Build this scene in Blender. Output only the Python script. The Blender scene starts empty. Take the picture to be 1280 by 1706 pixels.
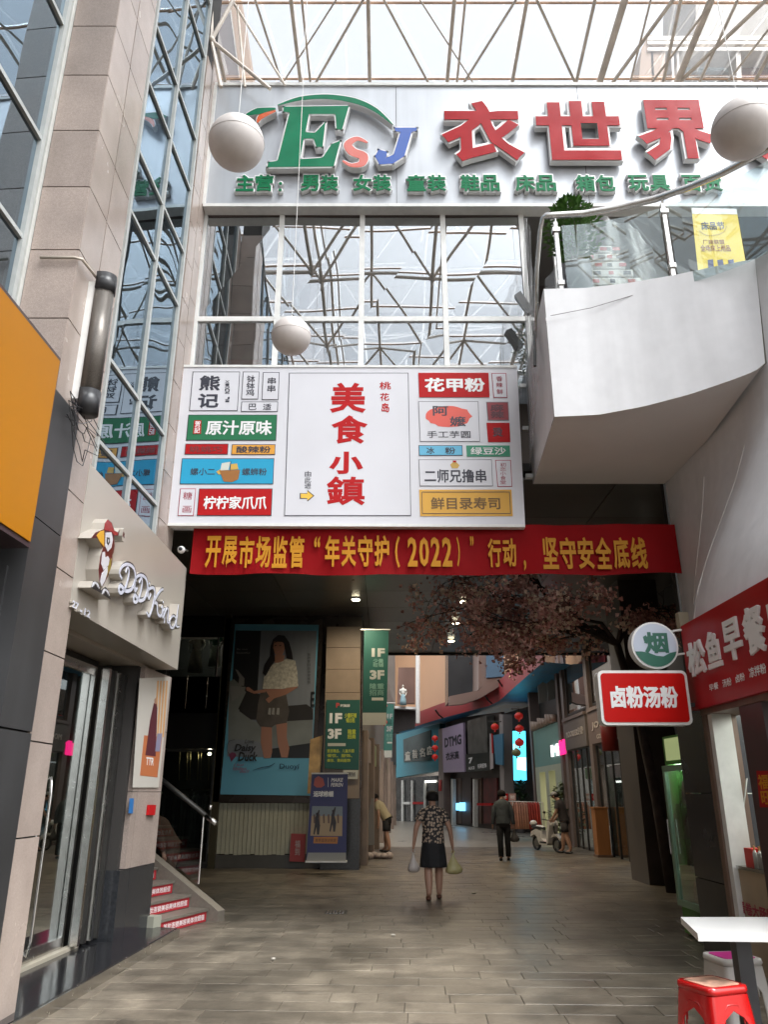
import bpy, bmesh, math, random
from mathutils import Vector, Matrix
random.seed(11)
SC = bpy.context.scene
COL = SC.collection
# ------------------------------------------------------------ camera, sky, sun, exposure
PITCH = math.radians(20); FPX = 1290.0; CAMH = 1.6
cd = bpy.data.cameras.new('camera'); cam = bpy.data.objects.new('camera', cd); COL.objects.link(cam)
cam.location = (0, 0, CAMH); cam.rotation_euler = (math.pi/2 + PITCH, 0, 0)
cd.sensor_fit = 'VERTICAL'; cd.sensor_height = 36; cd.lens = FPX/1706*36
cd.clip_start = .05; cd.clip_end = 2000
SC.camera = cam
wd = bpy.data.worlds.new('World'); SC.world = wd; wd.use_nodes = True
nt = wd.node_tree; bg = nt.nodes['Background']
sk = nt.nodes.new('ShaderNodeTexSky'); sk.sky_type = 'NISHITA'; sk.sun_disc = False
SUN_E, SUN_R = math.radians(58), math.radians(135)
sk.sun_elevation = SUN_E; sk.sun_rotation = SUN_R; sk.dust_density = 4; sk.air_density = 1.0
hs = nt.nodes.new('ShaderNodeHueSaturation'); hs.inputs['Saturation'].default_value = .13   # overcast, milky sky
nt.links.new(sk.outputs[0], hs.inputs['Color']); nt.links.new(hs.outputs[0], bg.inputs[0])
bg.inputs[1].default_value = .15
sd = bpy.data.lights.new('sun', 'SUN'); sd.energy = 1.5; sd.angle = math.radians(25); sd.color = (1, .96, .9)
sun = bpy.data.objects.new('sun', sd); COL.objects.link(sun)
_dir = Vector((math.sin(SUN_R)*math.cos(SUN_E), math.cos(SUN_R)*math.cos(SUN_E), math.sin(SUN_E)))
sun.rotation_euler = _dir.to_track_quat('Z', 'Y').to_euler(); sun.location = _dir*30
vs = SC.view_settings; vs.view_transform = 'Standard'; vs.look = 'None'; vs.gamma = 1; vs.use_curve_mapping = False
vs.exposure = 1.75
SC.cycles.max_bounces = 8; SC.cycles.diffuse_bounces = 4; SC.cycles.glossy_bounces = 4
SC.cycles.transmission_bounces = 6; SC.cycles.transparent_max_bounces = 12
SC.cycles.use_denoising = True; SC.cycles.sample_clamp_indirect = 6
SC.cycles.caustics_reflective = False; SC.cycles.caustics_refractive = False
# ------------------------------------------------------------ helpers
_c, _s = math.cos(PITCH), math.sin(PITCH)
def ray(px, py):
    u = (px-640)/FPX; v = (853-py)/FPX
    return Vector((u, _c - v*_s, _s + v*_c))
CAM = Vector((0, 0, CAMH))
def P(px, py, Y):
    d = ray(px, py); return CAM + d*(Y/d.y)
def G(px, py, z=0.0):
    d = ray(px, py); return CAM + d*((z-CAMH)/d.z)
class Fr:
    def __init__(s, o, u, v=(0, 0, 1)):
        s.o = Vector(o); s.u = Vector(u).normalized(); s.v = Vector(v).normalized(); s.n = s.u.cross(s.v).normalized()
    def w(s, a, b, c=0): return s.o + s.u*a + s.v*b + s.n*c
    def off(s, c): return Fr(s.o + s.n*c, s.u, s.v)
    def px(s, x, y):
        d = ray(x, y); t = (s.o-CAM).dot(s.n)/d.dot(s.n); q = CAM + d*t - s.o
        return (q.dot(s.u), q.dot(s.v))
    def pxs(s, pts): return [s.px(*p) for p in pts]
WF = Fr((0, 0, 0), (1, 0, 0), (0, 1, 0))
ORD = 'first second third fourth fifth sixth seventh eighth ninth tenth eleventh twelfth thirteenth fourteenth fifteenth sixteenth'.split()
def front(Y): return Fr((0, Y, 0), (1, 0, 0))
def line_frame(p, q): return Fr((p[0], p[1], 0), (q[0]-p[0], q[1]-p[1], 0))
_M = {}
def M(key, col=(.5, .5, .5), rough=.5, metal=0., noise=None, bump=None, rand=0., emit=0., spec=.5, coat=0., streak=None, world=False):
    if key in _M: return _M[key]
    m = bpy.data.materials.new(key); m.use_nodes = True; _M[key] = m
    t = m.node_tree; b = t.nodes['Principled BSDF']; L = t.links.new
    b.inputs['Roughness'].default_value = rough; b.inputs['Metallic'].default_value = metal
    b.inputs['Specular IOR Level'].default_value = spec; b.inputs['Coat Weight'].default_value = coat
    c4 = (*col, 1); b.inputs['Base Color'].default_value = c4
    src = None
    tc = t.nodes.new('ShaderNodeTexCoord')
    if world:
        ge = t.nodes.new('ShaderNodeNewGeometry'); OC = ge.outputs['Position']
    else: OC = tc.outputs['Object']
    def mul(src, fac_node_out, lo, hi):
        mr = t.nodes.new('ShaderNodeMapRange'); mr.inputs[1].default_value = .3; mr.inputs[2].default_value = .7
        mr.inputs[3].default_value = lo; mr.inputs[4].default_value = hi; L(fac_node_out, mr.inputs[0])
        vm = t.nodes.new('ShaderNodeMix'); vm.data_type = 'RGBA'; vm.blend_type = 'MULTIPLY'; vm.inputs[0].default_value = 1
        if src is None: vm.inputs[6].default_value = c4
        else: L(src, vm.inputs[6])
        L(mr.outputs[0], vm.inputs[7]); return vm.outputs[2]
    if noise:
        for k, (sc, amt) in enumerate(noise if isinstance(noise, list) else [noise]):
            n = t.nodes.new('ShaderNodeTexNoise'); n.inputs['Scale'].default_value = sc; n.inputs['Detail'].default_value = 4
            L(OC, n.inputs['Vector']); src = mul(src, n.outputs[0], 1-amt, 1+amt)
            if k == 0:
                mr = t.nodes.new('ShaderNodeMapRange'); mr.inputs[3].default_value = max(.02, rough-.08); mr.inputs[4].default_value = rough+.12
                L(n.outputs[0], mr.inputs[0]); L(mr.outputs[0], b.inputs['Roughness'])
    if streak:
        mp = t.nodes.new('ShaderNodeMapping'); mp.inputs['Scale'].default_value = streak[0]
        L(OC, mp.inputs[0]); n = t.nodes.new('ShaderNodeTexNoise'); n.inputs['Scale'].default_value = 1; n.inputs['Detail'].default_value = 3
        L(mp.outputs[0], n.inputs['Vector']); src = mul(src, n.outputs[0], 1-streak[1], 1+streak[1])
    if rand:
        oi = t.nodes.new('ShaderNodeObjectInfo'); src = mul(src, oi.outputs['Random'], 1-rand, 1+rand)
    if src is not None: L(src, b.inputs['Base Color'])
    if bump:
        n = t.nodes.new('ShaderNodeTexNoise'); n.inputs['Scale'].default_value = bump[0]; L(OC, n.inputs['Vector'])
        bp = t.nodes.new('ShaderNodeBump'); bp.inputs['Strength'].default_value = bump[1]; bp.inputs['Distance'].default_value = bump[2] if len(bump) > 2 else .01
        L(n.outputs[0], bp.inputs['Height']); L(bp.outputs[0], b.inputs['Normal'])
    if emit:
        b.inputs['Emission Color'].default_value = c4; b.inputs['Emission Strength'].default_value = emit
    return m
def glass(key, refl=(.8, .9, 1), tint=(.5, .55, .55), f0=.3, wave=.0, rough=.01, wscale=1.2, milk=0., milkcol=(.75, .78, .78), fmax=1.):
    if key in _M: return _M[key]
    m = bpy.data.materials.new(key); m.use_nodes = True; _M[key] = m
    t = m.node_tree; t.nodes.remove(t.nodes['Principled BSDF']); L = t.links.new; out = t.nodes['Material Output']
    g = t.nodes.new('ShaderNodeBsdfGlossy'); g.inputs[0].default_value = (*refl, 1); g.inputs['Roughness'].default_value = rough
    tr = t.nodes.new('ShaderNodeBsdfTransparent'); tr.inputs[0].default_value = (*tint, 1)
    lw = t.nodes.new('ShaderNodeLayerWeight'); lw.inputs[0].default_value = .3
    mr = t.nodes.new('ShaderNodeMapRange'); mr.inputs[3].default_value = f0; mr.inputs[4].default_value = fmax
    L(lw.outputs['Facing'], mr.inputs[0]); mx = t.nodes.new('ShaderNodeMixShader')
    back = tr
    if milk:
        df = t.nodes.new('ShaderNodeBsdfDiffuse'); df.inputs[0].default_value = (*milkcol, 1)
        tl = t.nodes.new('ShaderNodeBsdfTranslucent'); tl.inputs[0].default_value = (*milkcol, 1)
        m3 = t.nodes.new('ShaderNodeMixShader'); m3.inputs[0].default_value = .5; L(df.outputs[0], m3.inputs[1]); L(tl.outputs[0], m3.inputs[2])
        m2 = t.nodes.new('ShaderNodeMixShader'); m2.inputs[0].default_value = milk; L(tr.outputs[0], m2.inputs[1]); L(m3.outputs[0], m2.inputs[2]); back = m2
    L(mr.outputs[0], mx.inputs[0]); L(back.outputs[0], mx.inputs[1]); L(g.outputs[0], mx.inputs[2]); L(mx.outputs[0], out.inputs[0])
    if wave:
        tc = t.nodes.new('ShaderNodeTexCoord'); n = t.nodes.new('ShaderNodeTexNoise'); n.inputs['Scale'].default_value = wscale
        n.inputs['Detail'].default_value = 0
        L(tc.outputs['Object'], n.inputs['Vector']); bp = t.nodes.new('ShaderNodeBump'); bp.inputs['Strength'].default_value = 1; bp.inputs['Distance'].default_value = wave
        L(n.outputs[0], bp.inputs['Height']); L(bp.outputs[0], g.inputs['Normal'])
    return m
_tc = {}
def text_geo(body, bold=.0, solid=False, shear=0., line=1.):
    k = (body, bold, solid, shear, line)
    if k not in _tc:
        c = bpy.data.curves.new('lettering', 'FONT'); c.body = body; c.bevel_depth = bold; c.bevel_resolution = 0; c.extrude = .5 if solid else 0
        c.resolution_u = 2; c.shear = shear; c.align_x = 'CENTER'; c.space_line = line
        o = bpy.data.objects.new('lettering', c); me = o.to_mesh()
        vs_ = [v.co.copy() for v in me.vertices]; fs = [(tuple(p.vertices), p.normal.z) for p in me.polygons]
        o.to_mesh_clear(); bpy.data.objects.remove(o); bpy.data.curves.remove(c)
        x0 = min(v.x for v in vs_); x1 = max(v.x for v in vs_); y0 = min(v.y for v in vs_); y1 = max(v.y for v in vs_)
        if not solid:
            fs = [f for f in fs if f[1] > .3]
            for v in vs_: v.z = v.z/bold if bold else 0
        else:
            for v in vs_: v.z = v.z*.5/(.5+bold)
        _tc[k] = (vs_, fs, (x0+x1)/2, (y0+y1)/2, max(x1-x0, 1e-4), max(y1-y0, 1e-4))
    return _tc[k]
class MB:
    def __init__(s): s.v = []; s.f = []; s.m = []; s.mats = []
    def mi(s, m):
        if m not in s.mats: s.mats.append(m)
        return s.mats.index(m)
    def add(s, vs_, fs, m):
        b = len(s.v); s.v += [Vector(v) for v in vs_]; i = s.mi(m)
        for f in fs: s.f.append(tuple(b+j for j in f)); s.m.append(i)
    def box(s, F, a0, b0, c0, a1, b1, c1, m):
        a0, a1 = min(a0, a1), max(a0, a1); b0, b1 = min(b0, b1), max(b0, b1); c0, c1 = min(c0, c1), max(c0, c1)
        vs_ = [F.w(a, b, c) for c in (c0, c1) for b in (b0, b1) for a in (a0, a1)]
        s.add(vs_, [(0, 2, 3, 1), (4, 5, 7, 6), (0, 1, 5, 4), (2, 6, 7, 3), (0, 4, 6, 2), (1, 3, 7, 5)], m); return s
    def wb(s, x0, y0, z0, x1, y1, z1, m): return s.box(WF, x0, y0, z0, x1, y1, z1, m)
    def poly(s, F, pts, c0, c1, m, side=None):
        ar = sum(pts[i][0]*pts[(i+1) % len(pts)][1]-pts[(i+1) % len(pts)][0]*pts[i][1] for i in range(len(pts)))
        if ar < 0: pts = pts[::-1]
        n = len(pts)
        s.add([F.w(a, b, c1) for a, b in pts], [tuple(range(n))], m)
        if c1 > c0:
            vs_ = [F.w(a, b, c1) for a, b in pts] + [F.w(a, b, c0) for a, b in pts]
            s.add(vs_, [(i, i+n, (i+1) % n + n, (i+1) % n) for i in range(n)], side or m)
            s.add([F.w(a, b, c0) for a, b in pts], [tuple(range(n))[::-1]], side or m)
        return s
    def ppx(s, F, pts, c0, c1, m, side=None):
        Fo = F.off(c1); return s.poly(F, Fo.pxs(pts), c0, c1, m, side)
    def text(s, F, body, ca, cb, w, h, c0, c1, m, side=None, bold=.02, shear=0., line=1.):
        vs_, fs, mx, my, tw, th = text_geo(body, bold, c1 > c0, shear, line)
        cm = (c0+c1)/2; th_ = c1-c0 if c1 > c0 else .0008
        w_ = [F.w(ca+(v.x-mx)/tw*w, cb+(v.y-my)/th*h, cm+v.z*th_) for v in vs_]
        b = len(s.v); s.v += w_; i0 = s.mi(m); i1 = s.mi(side or m)
        for f, nz in fs: s.f.append(tuple(b+j for j in f)); s.m.append(i0 if (nz > .5 or c1 <= c0) else i1)
        return s
    def tpx(s, F, body, x0, y0, x1, y1, c, m, th=0., **k):
        Fo = F.off(c+th); xm, ym = (x0+x1)/2, (y0+y1)/2
        a0 = Fo.px(x0, ym)[0]; a1 = Fo.px(x1, ym)[0]; b1 = Fo.px(xm, y0)[1]; b0 = Fo.px(xm, y1)[1]
        return s.text(F, body, (a0+a1)/2, (b0+b1)/2, abs(a1-a0), abs(b1-b0), c, c+th, m, **k)
    def tube(s, pts, r, m, n=8, cap=True):
        pts = [Vector(p) for p in pts]; rs = r if isinstance(r, (list, tuple)) else [r]*len(pts)
        b = len(s.v); prev = None; i = s.mi(m)
        for k, p in enumerate(pts):
            d = (pts[min(k+1, len(pts)-1)]-pts[max(k-1, 0)]).normalized()
            if prev is None: x = d.orthogonal().normalized()
            else:
                x = prev - d*prev.dot(d); x = x.normalized() if x.length > 1e-5 else d.orthogonal().normalized()
            prev = x; y = d.cross(x)
            for j in range(n):
                a = 2*math.pi*j/n; s.v.append(p + (x*math.cos(a)+y*math.sin(a))*rs[k])
        for k in range(len(pts)-1):
            for j in range(n):
                j2 = (j+1) % n; s.f.append((b+k*n+j, b+k*n+j2, b+(k+1)*n+j2, b+(k+1)*n+j)); s.m.append(i)
        if cap:
            s.f.append(tuple(b+j for j in range(n))[::-1]); s.m.append(i)
            e = b+(len(pts)-1)*n; s.f.append(tuple(e+j for j in range(n))); s.m.append(i)
        return s
    def loft(s, rings, m, closed=True, caps=True):
        n = len(rings[0]); b = len(s.v); i = s.mi(m)
        for r in rings: s.v += [Vector(p) for p in r]
        for k in range(len(rings)-1):
            for j in range(n if closed else n-1):
                j2 = (j+1) % n; s.f.append((b+k*n+j, b+k*n+j2, b+(k+1)*n+j2, b+(k+1)*n+j)); s.m.append(i)
        if caps and closed:
            s.f.append(tuple(b+j for j in range(n))[::-1]); s.m.append(i)
            e = b+(len(rings)-1)*n; s.f.append(tuple(e+j for j in range(n))); s.m.append(i)
        return s
    def ell(s, c, r, m, nu=16, nv=9, rot=None, v0=0., v1=1.):
        c = Vector(c); rings = []
        for k in range(nv+1):
            t = math.pi*(v0+(v1-v0)*k/nv); z = -math.cos(t); q = max(math.sin(t), 1e-3)
            ring = []
            for j in range(nu):
                a = 2*math.pi*j/nu; p = Vector((q*math.cos(a)*r[0], q*math.sin(a)*r[1], z*r[2]))
                if rot is not None: p = rot @ p
                ring.append(c+p)
            rings.append(ring)
        return s.loft(rings, m)
    def ribbon(s, F, pts, ws, c0, c1, m, side=None, px=False, k=4):
        if px: pts = F.off(c1).pxs(pts)
        P_ = [Vector(p) for p in pts]; n = len(P_); out = []; wo = []
        for i in range(n-1):
            p0, p1, p2, p3 = P_[max(i-1, 0)], P_[i], P_[i+1], P_[min(i+2, n-1)]
            for j in range(k):
                t = j/k; out.append(.5*((2*p1)+(p2-p0)*t+(2*p0-5*p1+4*p2-p3)*t*t+(3*p1-p0-3*p2+p3)*t**3)); wo.append(ws[i]*(1-t)+ws[i+1]*t)
        out.append(P_[-1]); wo.append(ws[-1]); Lf = []; Rt = []
        for i, p in enumerate(out):
            d = out[min(i+1, len(out)-1)]-out[max(i-1, 0)]
            d = d.normalized() if d.length > 0 else Vector((1, 0)); nn = Vector((-d.y, d.x))*wo[i]/2; Lf.append(p+nn); Rt.append(p-nn)
        for i in range(len(out)-1):
            q = [Lf[i], Rt[i], Rt[i+1], Lf[i+1]]; s.poly(F, [tuple(x) for x in q], c0, c1, m, side)
        return s
_W = {}
def obj(name, mb, parent=None, smooth=False, label=None, cat=None, group=None, kind=None, share=None):
    o_ = Vector((0, 0, 0))
    if parent is not None: o_ = _W[parent.name]
    elif mb is not None and mb.v:
        xs = [v.x for v in mb.v]; ys = [v.y for v in mb.v]; zs = [v.z for v in mb.v]
        o_ = Vector(((min(xs)+max(xs))/2, (min(ys)+max(ys))/2, min(zs)))
    me = bpy.data.meshes.new(name); me.from_pydata([tuple(v-o_) for v in mb.v], [], mb.f)
    for m in mb.mats: me.materials.append(m)
    me.polygons.foreach_set('material_index', mb.m)
    if smooth: me.polygons.foreach_set('use_smooth', [True]*len(me.polygons))
    me.update()
    o = bpy.data.objects.new(name, me); COL.objects.link(o)
    if parent is not None: o.parent = parent
    else: o.location = o_
    _W[o.name] = o_
    tag(o, label, cat, group, kind); return o
def tag(o, label=None, cat=None, group=None, kind=None):
    if label: o['label'] = label
    if cat: o['category'] = cat
    if group: o['group'] = group
    if kind: o['kind'] = kind
    return o
def thing(name, label, cat, loc=(0, 0, 0), group=None, kind=None):
    o = bpy.data.objects.new(name, None); COL.objects.link(o); o.location = loc; o.empty_display_size = .2
    _W[o.name] = Vector(loc); return tag(o, label, cat, group, kind)
def copy_tree(o, parent=None):
    c = o.copy(); COL.objects.link(c); _W[c.name] = _W[o.name]
    if parent is not None: c.parent = parent
    for ch in [x for x in o.children]: copy_tree(ch, c)
    return c
def part(name, parent, fn, smooth=False, **k):
    mb = MB(); fn(mb); return obj(name, mb, parent, smooth, **k)
# ------------------------------------------------------------ materials
granite = M('granite', (.33, .268, .235), .55, noise=[(2.2, .12), (45, .10), (160, .30)], rand=.08, streak=((1.5, 1.5, .35), .12))
granite_s = M('granite_polished', (.40, .33, .29), .22, noise=[(2.5, .10), (90, .08)], rand=.06, streak=((1.2, 1.2, .3), .12))
joint = M('joint_dark', (.03, .027, .025), .8)
alu = M('aluminium', (.62, .63, .60), .35, noise=(9, .08))
alu_w = M('aluminium_white', (.74, .74, .72), .4, noise=(9, .06))
white_pl = M('white_panel', (.80, .80, .81), .35, noise=(1.3, .03), streak=((1.2, 1.2, .4), .04))
board_w = M('board_white', (.66, .66, .70), .3, noise=(1.1, .03))
silver = M('silver_panel', (.49, .51, .54), .35, metal=.35, noise=(1.2, .05), streak=((6, 6, .5), .06))
render_w = M('white_render', (.63, .63, .645), .5, noise=[(1.0, .05), (7, .03)], bump=(1.6, .3, .02), streak=((5, 5, .35), .05))
red_sign = M('red_sign', (.36, .006, .010), .3, spec=0.15, noise=(2, .08))
red_ban = M('red_banner', (.24, .005, .007), .6, spec=0.08, noise=(1.2, .12), bump=(2.5, .5, .03))
gold = M('gold_print', (.55, .24, .02), .5, spec=0.15)
white_pr = M('white_print', (.80, .80, .80), .45)
black_pr = M('black_print', (.03, .03, .045), .5)
red_pr = M('red_print', (.44, .012, .014), .5, spec=0.15)
green_pr = M('green_print', (.03, .20, .10), .5)
green_let = M('green_letter', (.01, .19, .09), .15, spec=.255, noise=(3, .1))
red_let = M('red_letter', (.38, .006, .010), .18, spec=.25, noise=(3, .1))
coral_let = M('coral_letter', (.70, .16, .12), .15, coat=.6)
blue_let = M('blue_letter', (.02, .09, .42), .12, coat=.6)
let_side = M('letter_side', (.78, .78, .78), .35)
cyan_pr = M('cyan_print', (.03, .34, .56), .5, spec=0.2)
yellow_pr = M('yellow_print', (.75, .40, .05), .5)
cream = M('cream_panel', (.40, .365, .32), .32, noise=(1.2, .05))
black_m = M('black_metal', (.02, .02, .022), .35, noise=(5, .2))
dark_m = M('dark_metal', (.06, .058, .055), .35, metal=.6, noise=(5, .15))
steel = M('stainless_steel', (.55, .54, .52), .22, metal=1, noise=(12, .08))
grey_clad = M('grey_cladding', (.05, .05, .052), .45, metal=.2, noise=(1.5, .1), streak=((3, 3, .4), .15))
truss = M('truss_paint', (.74, .66, .58), .5, noise=[(3, .15)], streak=((2, 2, 2), .12))
rust = M('rusty_purlin', (.60, .40, .28), .6, noise=(4, .25))
globe_m = M('globe_plastic', (.60, .555, .53), .45, noise=[(3, .04), (14, .03)])
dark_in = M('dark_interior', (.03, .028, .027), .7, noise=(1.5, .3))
skin = M('skin', (.42, .24, .17), .5)
hair_m = M('hair', (.012, .010, .010), .8, bump=(50, .6, .006), spec=.2)
glass_f = glass("facade_glass", (.84, .87, .89), (.3, .3, .3), .48, milk=.10,  wave=.0045, wscale=.8)
glass_l = glass('blue_glass', (.46, .57, .66), (.12, .17, .22), .27, wave=.010, wscale=.9)
glass_shop = glass('shop_glass', (.8, .85, .85), (.72, .76, .75), .08)
glass_rail = glass('rail_glass', (.8, .9, .9), (.80, .88, .86), .05, milk=.10)
glass_roof = glass('roof_glazing', (.9, .95, 1), (.93, .95, .97), .03, milk=.05, milkcol=(.85, .87, .9))
plastic_f = glass('plastic_film', (.7, .7, .7), (.88, .88, .88), .03, rough=.3, fmax=.16, milk=.16, milkcol=(.7, .7, .7))
# ============================================================ THE GROUND
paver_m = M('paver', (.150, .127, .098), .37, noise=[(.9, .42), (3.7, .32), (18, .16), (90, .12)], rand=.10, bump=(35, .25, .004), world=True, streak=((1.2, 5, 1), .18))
gb = MB(); gb.wb(-60, -30, -.3, 60, 90, -.012, M('ground_mortar', (.07, .062, .05), .6, noise=(2, .2)))
ground = obj('ground', gb, kind='structure')
FLROT = math.radians(-2.6)
fu = Vector((math.cos(FLROT), math.sin(FLROT), 0)); fv = Vector((-math.sin(FLROT), math.cos(FLROT), 0))
FF = Fr((0, 0, 0), fu, fv)
pm = {}
def paver_mesh(k):
    if k in pm: return pm[k]
    w = [.8, .6, .4][k]; e = .004; mb = MB(); a, b = w/2-.0016, .15-.0016
    def r(q, z): return [(-a+q, -b+q, z), (a-q, -b+q, z), (a-q, b-q, z), (-a+q, b-q, z)]
    mb.loft([r(0, -.04), r(0, -e), r(e, 0)], paver_m); me = bpy.data.meshes.new('paver')
    me.from_pydata([tuple(v) for v in mb.v], [], mb.f); me.materials.append(paver_m); pm[k] = me; return me
far = MB(); cnt = 0; row = 0; b_ = 3.4
while b_ < 27:
    a_ = -9.0 + (row*.37) % .8
    while a_ < 8.5:
        k = random.choice([0, 0, 1, 2]); w = [.8, .6, .4][k]; c_ = FF.w(a_+w/2, b_+.15)
        px_ = 640 + FPX*c_.x/((c_.y*_c - (CAMH)*_s)) if c_.y > 1 else 0
        if -60 < px_ < 1340 and (c_.x > -2.9 or c_.y > 10.6) and not (c_.y < 10 and c_.x > 3.75):
            if b_ < 13.2 and cnt < 295:
                o = bpy.data.objects.new('paver', paver_mesh(k)); COL.objects.link(o); o.parent = ground
                o.location = c_ + Vector((0, 0, random.uniform(-.0015, .0015))); o.location -= _W[ground.name]; o.rotation_euler.z = FLROT
                cnt += 1
            else:
                z = random.uniform(-.002, .001)
                far.box(FF, a_+.0016, b_+.0016, -.04, a_+w-.0016, b_+.2984, z, paver_m)
        a_ += w
    b_ += .3; row += 1
obj('paving', far, ground, kind='stuff')
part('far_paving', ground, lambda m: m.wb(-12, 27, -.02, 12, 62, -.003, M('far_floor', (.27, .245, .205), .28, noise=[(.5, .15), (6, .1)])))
# ============================================================ LEFT BUILDING (granite piers, blue glass)
KX = .045
LW = Fr((-2.95, 10, 0), (KX, 1, 0))                      # wall facing +X, a = distance along, 0 at Y=10
lb = thing('granite_building', 'tall left building of pinkish granite piers and blue glass curtain wall', 'building', (-4, 5, 0))
def tilecol(parent, F, a0, a1, zs, c0, c1, mat):
    for i in range(len(zs)-1):
        mb = MB(); g = .006
        mb.box(F, a0+g, zs[i]+g, c0, a1-g, zs[i+1]-g, c1, mat); obj('granite_tile', mb, parent)
zs = [4.05-.69*5] + [4.05-.69*4, 4.05-.69*3, 4.05-.69*2, 4.05-.69, 4.05, 4.72, 5.42, 6.13, 6.83, 7.50, 8.20, 8.86, 9.55, 10.25, 10.95, 11.65, 12.35, 13.05]
zs[0] = .02
FA = Fr((-2.7, 5.65, 0), (1, 0, 0)); FS = Fr((-2.7, 5.65, 0), (0, 1, 0))
def core(m):
    m.wb(-3.14, 5.68, 0, -2.73, 6.55, 16, joint)                    # pier core
    m.wb(-6.0, -14, -.02, -4.9, 10.0, 17, joint)
part('pier_core', lb, core)
part('corner_strip', lb, lambda m: m.wb(-3.30, 5.60, 4.3, -3.141, 5.66, 16, alu))
part('rear_wall', lb, lambda m: m.wb(-4.6, -14, 3.5, -3.3, -6.05, 17, M('rear_brown', (.17, .12, .10), .7, noise=(.5, .2))))
tilecol(lb, FA, -.44, 0, zs[5:], -.03, 0, granite)
tilecol(lb, FS, .0, .46, zs[6:], -.03, 0, granite_s)
tilecol(lb, FS, .475, .93, zs, -.03, -.004, granite_s)
tilecol(lb, Fr((-2.71, 6.58, 0), (-1, 0, 0)), 0, .45, zs[5:], -.02, .02, granite_s)
tilecol(lb, Fr((-3.16, 6.6, 0), (KX, 1, 0)), 0, .80, zs[5:], -.04, 0, granite_s)
# end pier by the facade
EP = Fr((-2.93, 9.5, 0), (KX, 1, 0))
zz = [4.3+.68*i for i in range(14)]
part('end_pier_core', lb, lambda m: m.wb(-3.4, 9.47, 0, -2.98, 10.15, 16, joint))
tilecol(lb, EP, 0, .30, zz, -.03, .0, granite_s); tilecol(lb, EP, .31, .62, [z+.25 for z in zz], -.03, .0, granite_s)
# windows
def gwin(ys, zt, xoff=0., label=None):
    """curtain wall window on LW between posts at Y=ys with transoms at zt"""
    F = LW.off(xoff); fr = MB(); a_ = [y-10 for y in ys]
    for i, a in enumerate(a_): fr.box(F, a-.026, zt[0], -.06, a+.026, zt[-1], .04, M('alu_dull', (.44, .46, .45), .4, noise=(9, .08)))
    for z in zt:
        for i in range(len(a_)-1): fr.box(F, a_[i]+.027, z-.022, -.05, a_[i+1]-.027, z+.022, .03, M('alu_dull'))
    w = obj('window', fr, lb)
    for i in range(len(a_)-1):
        for j in range(len(zt)-1):
            mb = MB(); t = random.uniform(-.004, .004); t2 = random.uniform(-.004, .004)
            A0, A1, B0, B1 = a_[i]+.03, a_[i+1]-.03, zt[j]+.025, zt[j+1]-.025
            mb.add([F.w(A0, B0, t), F.w(A1, B0, -t), F.w(A1, B1, t2), F.w(A0, B1, -t2)], [(0, 1, 2, 3)], glass_l); obj('pane', mb, w)
    return w
gwin([7.45, 8.43, 9.43], [4.3, 5.13, 6.13, 8.18, 9.1, 10.25, 11.25, 13.0, 14.2, 16])
gwin([3.4, 4.45, 5.52], [4.2, 5.1, 6.15, 7.25, 8.7, 10.2, 12.0, 14, 16], -.02)
gwin([-6, -4, -2, 0, 1.5, 3.33], [4.2, 6.15, 8.7, 12.0, 16], -.02)
def inner(m):
    m.box(LW, -6.6, 0, -1.9, -.5, 16, -1.8, M('room_wall', (.25, .27, .28), .7, noise=(1, .2)))
    m.box(LW, -15, 4, -1.9, -4.5, 16, -1.8, M('room_wall'))
    for z in (5.0, 9.0, 12.9): m.box(LW, -6.6, z-.1, -1.79, -.5, z+.1, -.08, M('room_slab', (.35, .35, .34), .7))
part('room', lb, inner)
# grey clad lower pier, yellow sign
def clad(m):
    for z0, z1 in ((.0, 2.03), (2.045, 3.6), (3.61, 5.0)): m.wb(-3.9, 5.58, z0, -2.685, 6.115, z1-.29*(z1 > 4.9), grey_clad)
    for i in range(5): m.wb(-3.5+.16*i, 5.55, 0, -3.45+.16*i, 5.579, 3.2, grey_clad)
part('grey_cladding', lb, clad)
ys_ = thing('sign_box', 'plain amber yellow sign box with dark frame at left edge of photo', 'sign', (-2.75, 4.9, 3.3))
YF = Fr((-2.60, 5.45, 0), (.03, 1, 0))
part('frame', ys_, lambda m: [m.box(YF, -3.0, 3.30, -.28, 0.0, 4.90, -.012, M('sign_frame', (.05, .03, .035), .4))])
part('face', ys_, lambda m: m.box(YF, -2.97, 3.34, -.01, -.03, 4.86, .0, M('amber_face', (.40, .155, .003), .35, spec=0.15, noise=(1, .05))))
# ---- ground floor shop
shop = thing('shopfront', 'left ground floor shop with recessed glass door and folded steel shutter', 'shopfront', (-3, 8, 0))
SF = Fr((-2.95, 10, 0), (KX, 1, 0))
def soff(m):
    m.box(SF, -3.9, 3.06, -.8, .05, 3.12, .0, M('soffit_beige', (.42, .37, .32), .5, noise=(2, .08)))
    m.box(SF, -3.9, 0, -.55, -3.3, 3.05, -.45, joint); m.box(SF, -3.9, 2.96, -.5, -.9, 3.05, -.35, dark_m)
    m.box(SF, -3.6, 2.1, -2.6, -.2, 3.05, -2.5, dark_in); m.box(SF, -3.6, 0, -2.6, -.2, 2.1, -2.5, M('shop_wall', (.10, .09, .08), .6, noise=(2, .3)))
    m.box(SF, -.62, 0, -2.6, -.55, 3.05, -.3, dark_in)
part('soffit', shop, soff)
plat = MB(); plat.poly(WF, [(-3.3, 6.2), (-2.62, 6.2), (-2.47, 10.35), (-2.78, 10.45), (-3.3, 10.2)], .0, .10, M('black_granite_step', (.02, .02, .022), .12, noise=(20, .3)))
plat.poly(WF, [(-2.62, 6.2), (-2.595, 6.2), (-2.44, 10.38), (-2.468, 10.38)], 0, .094, steel)
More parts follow.
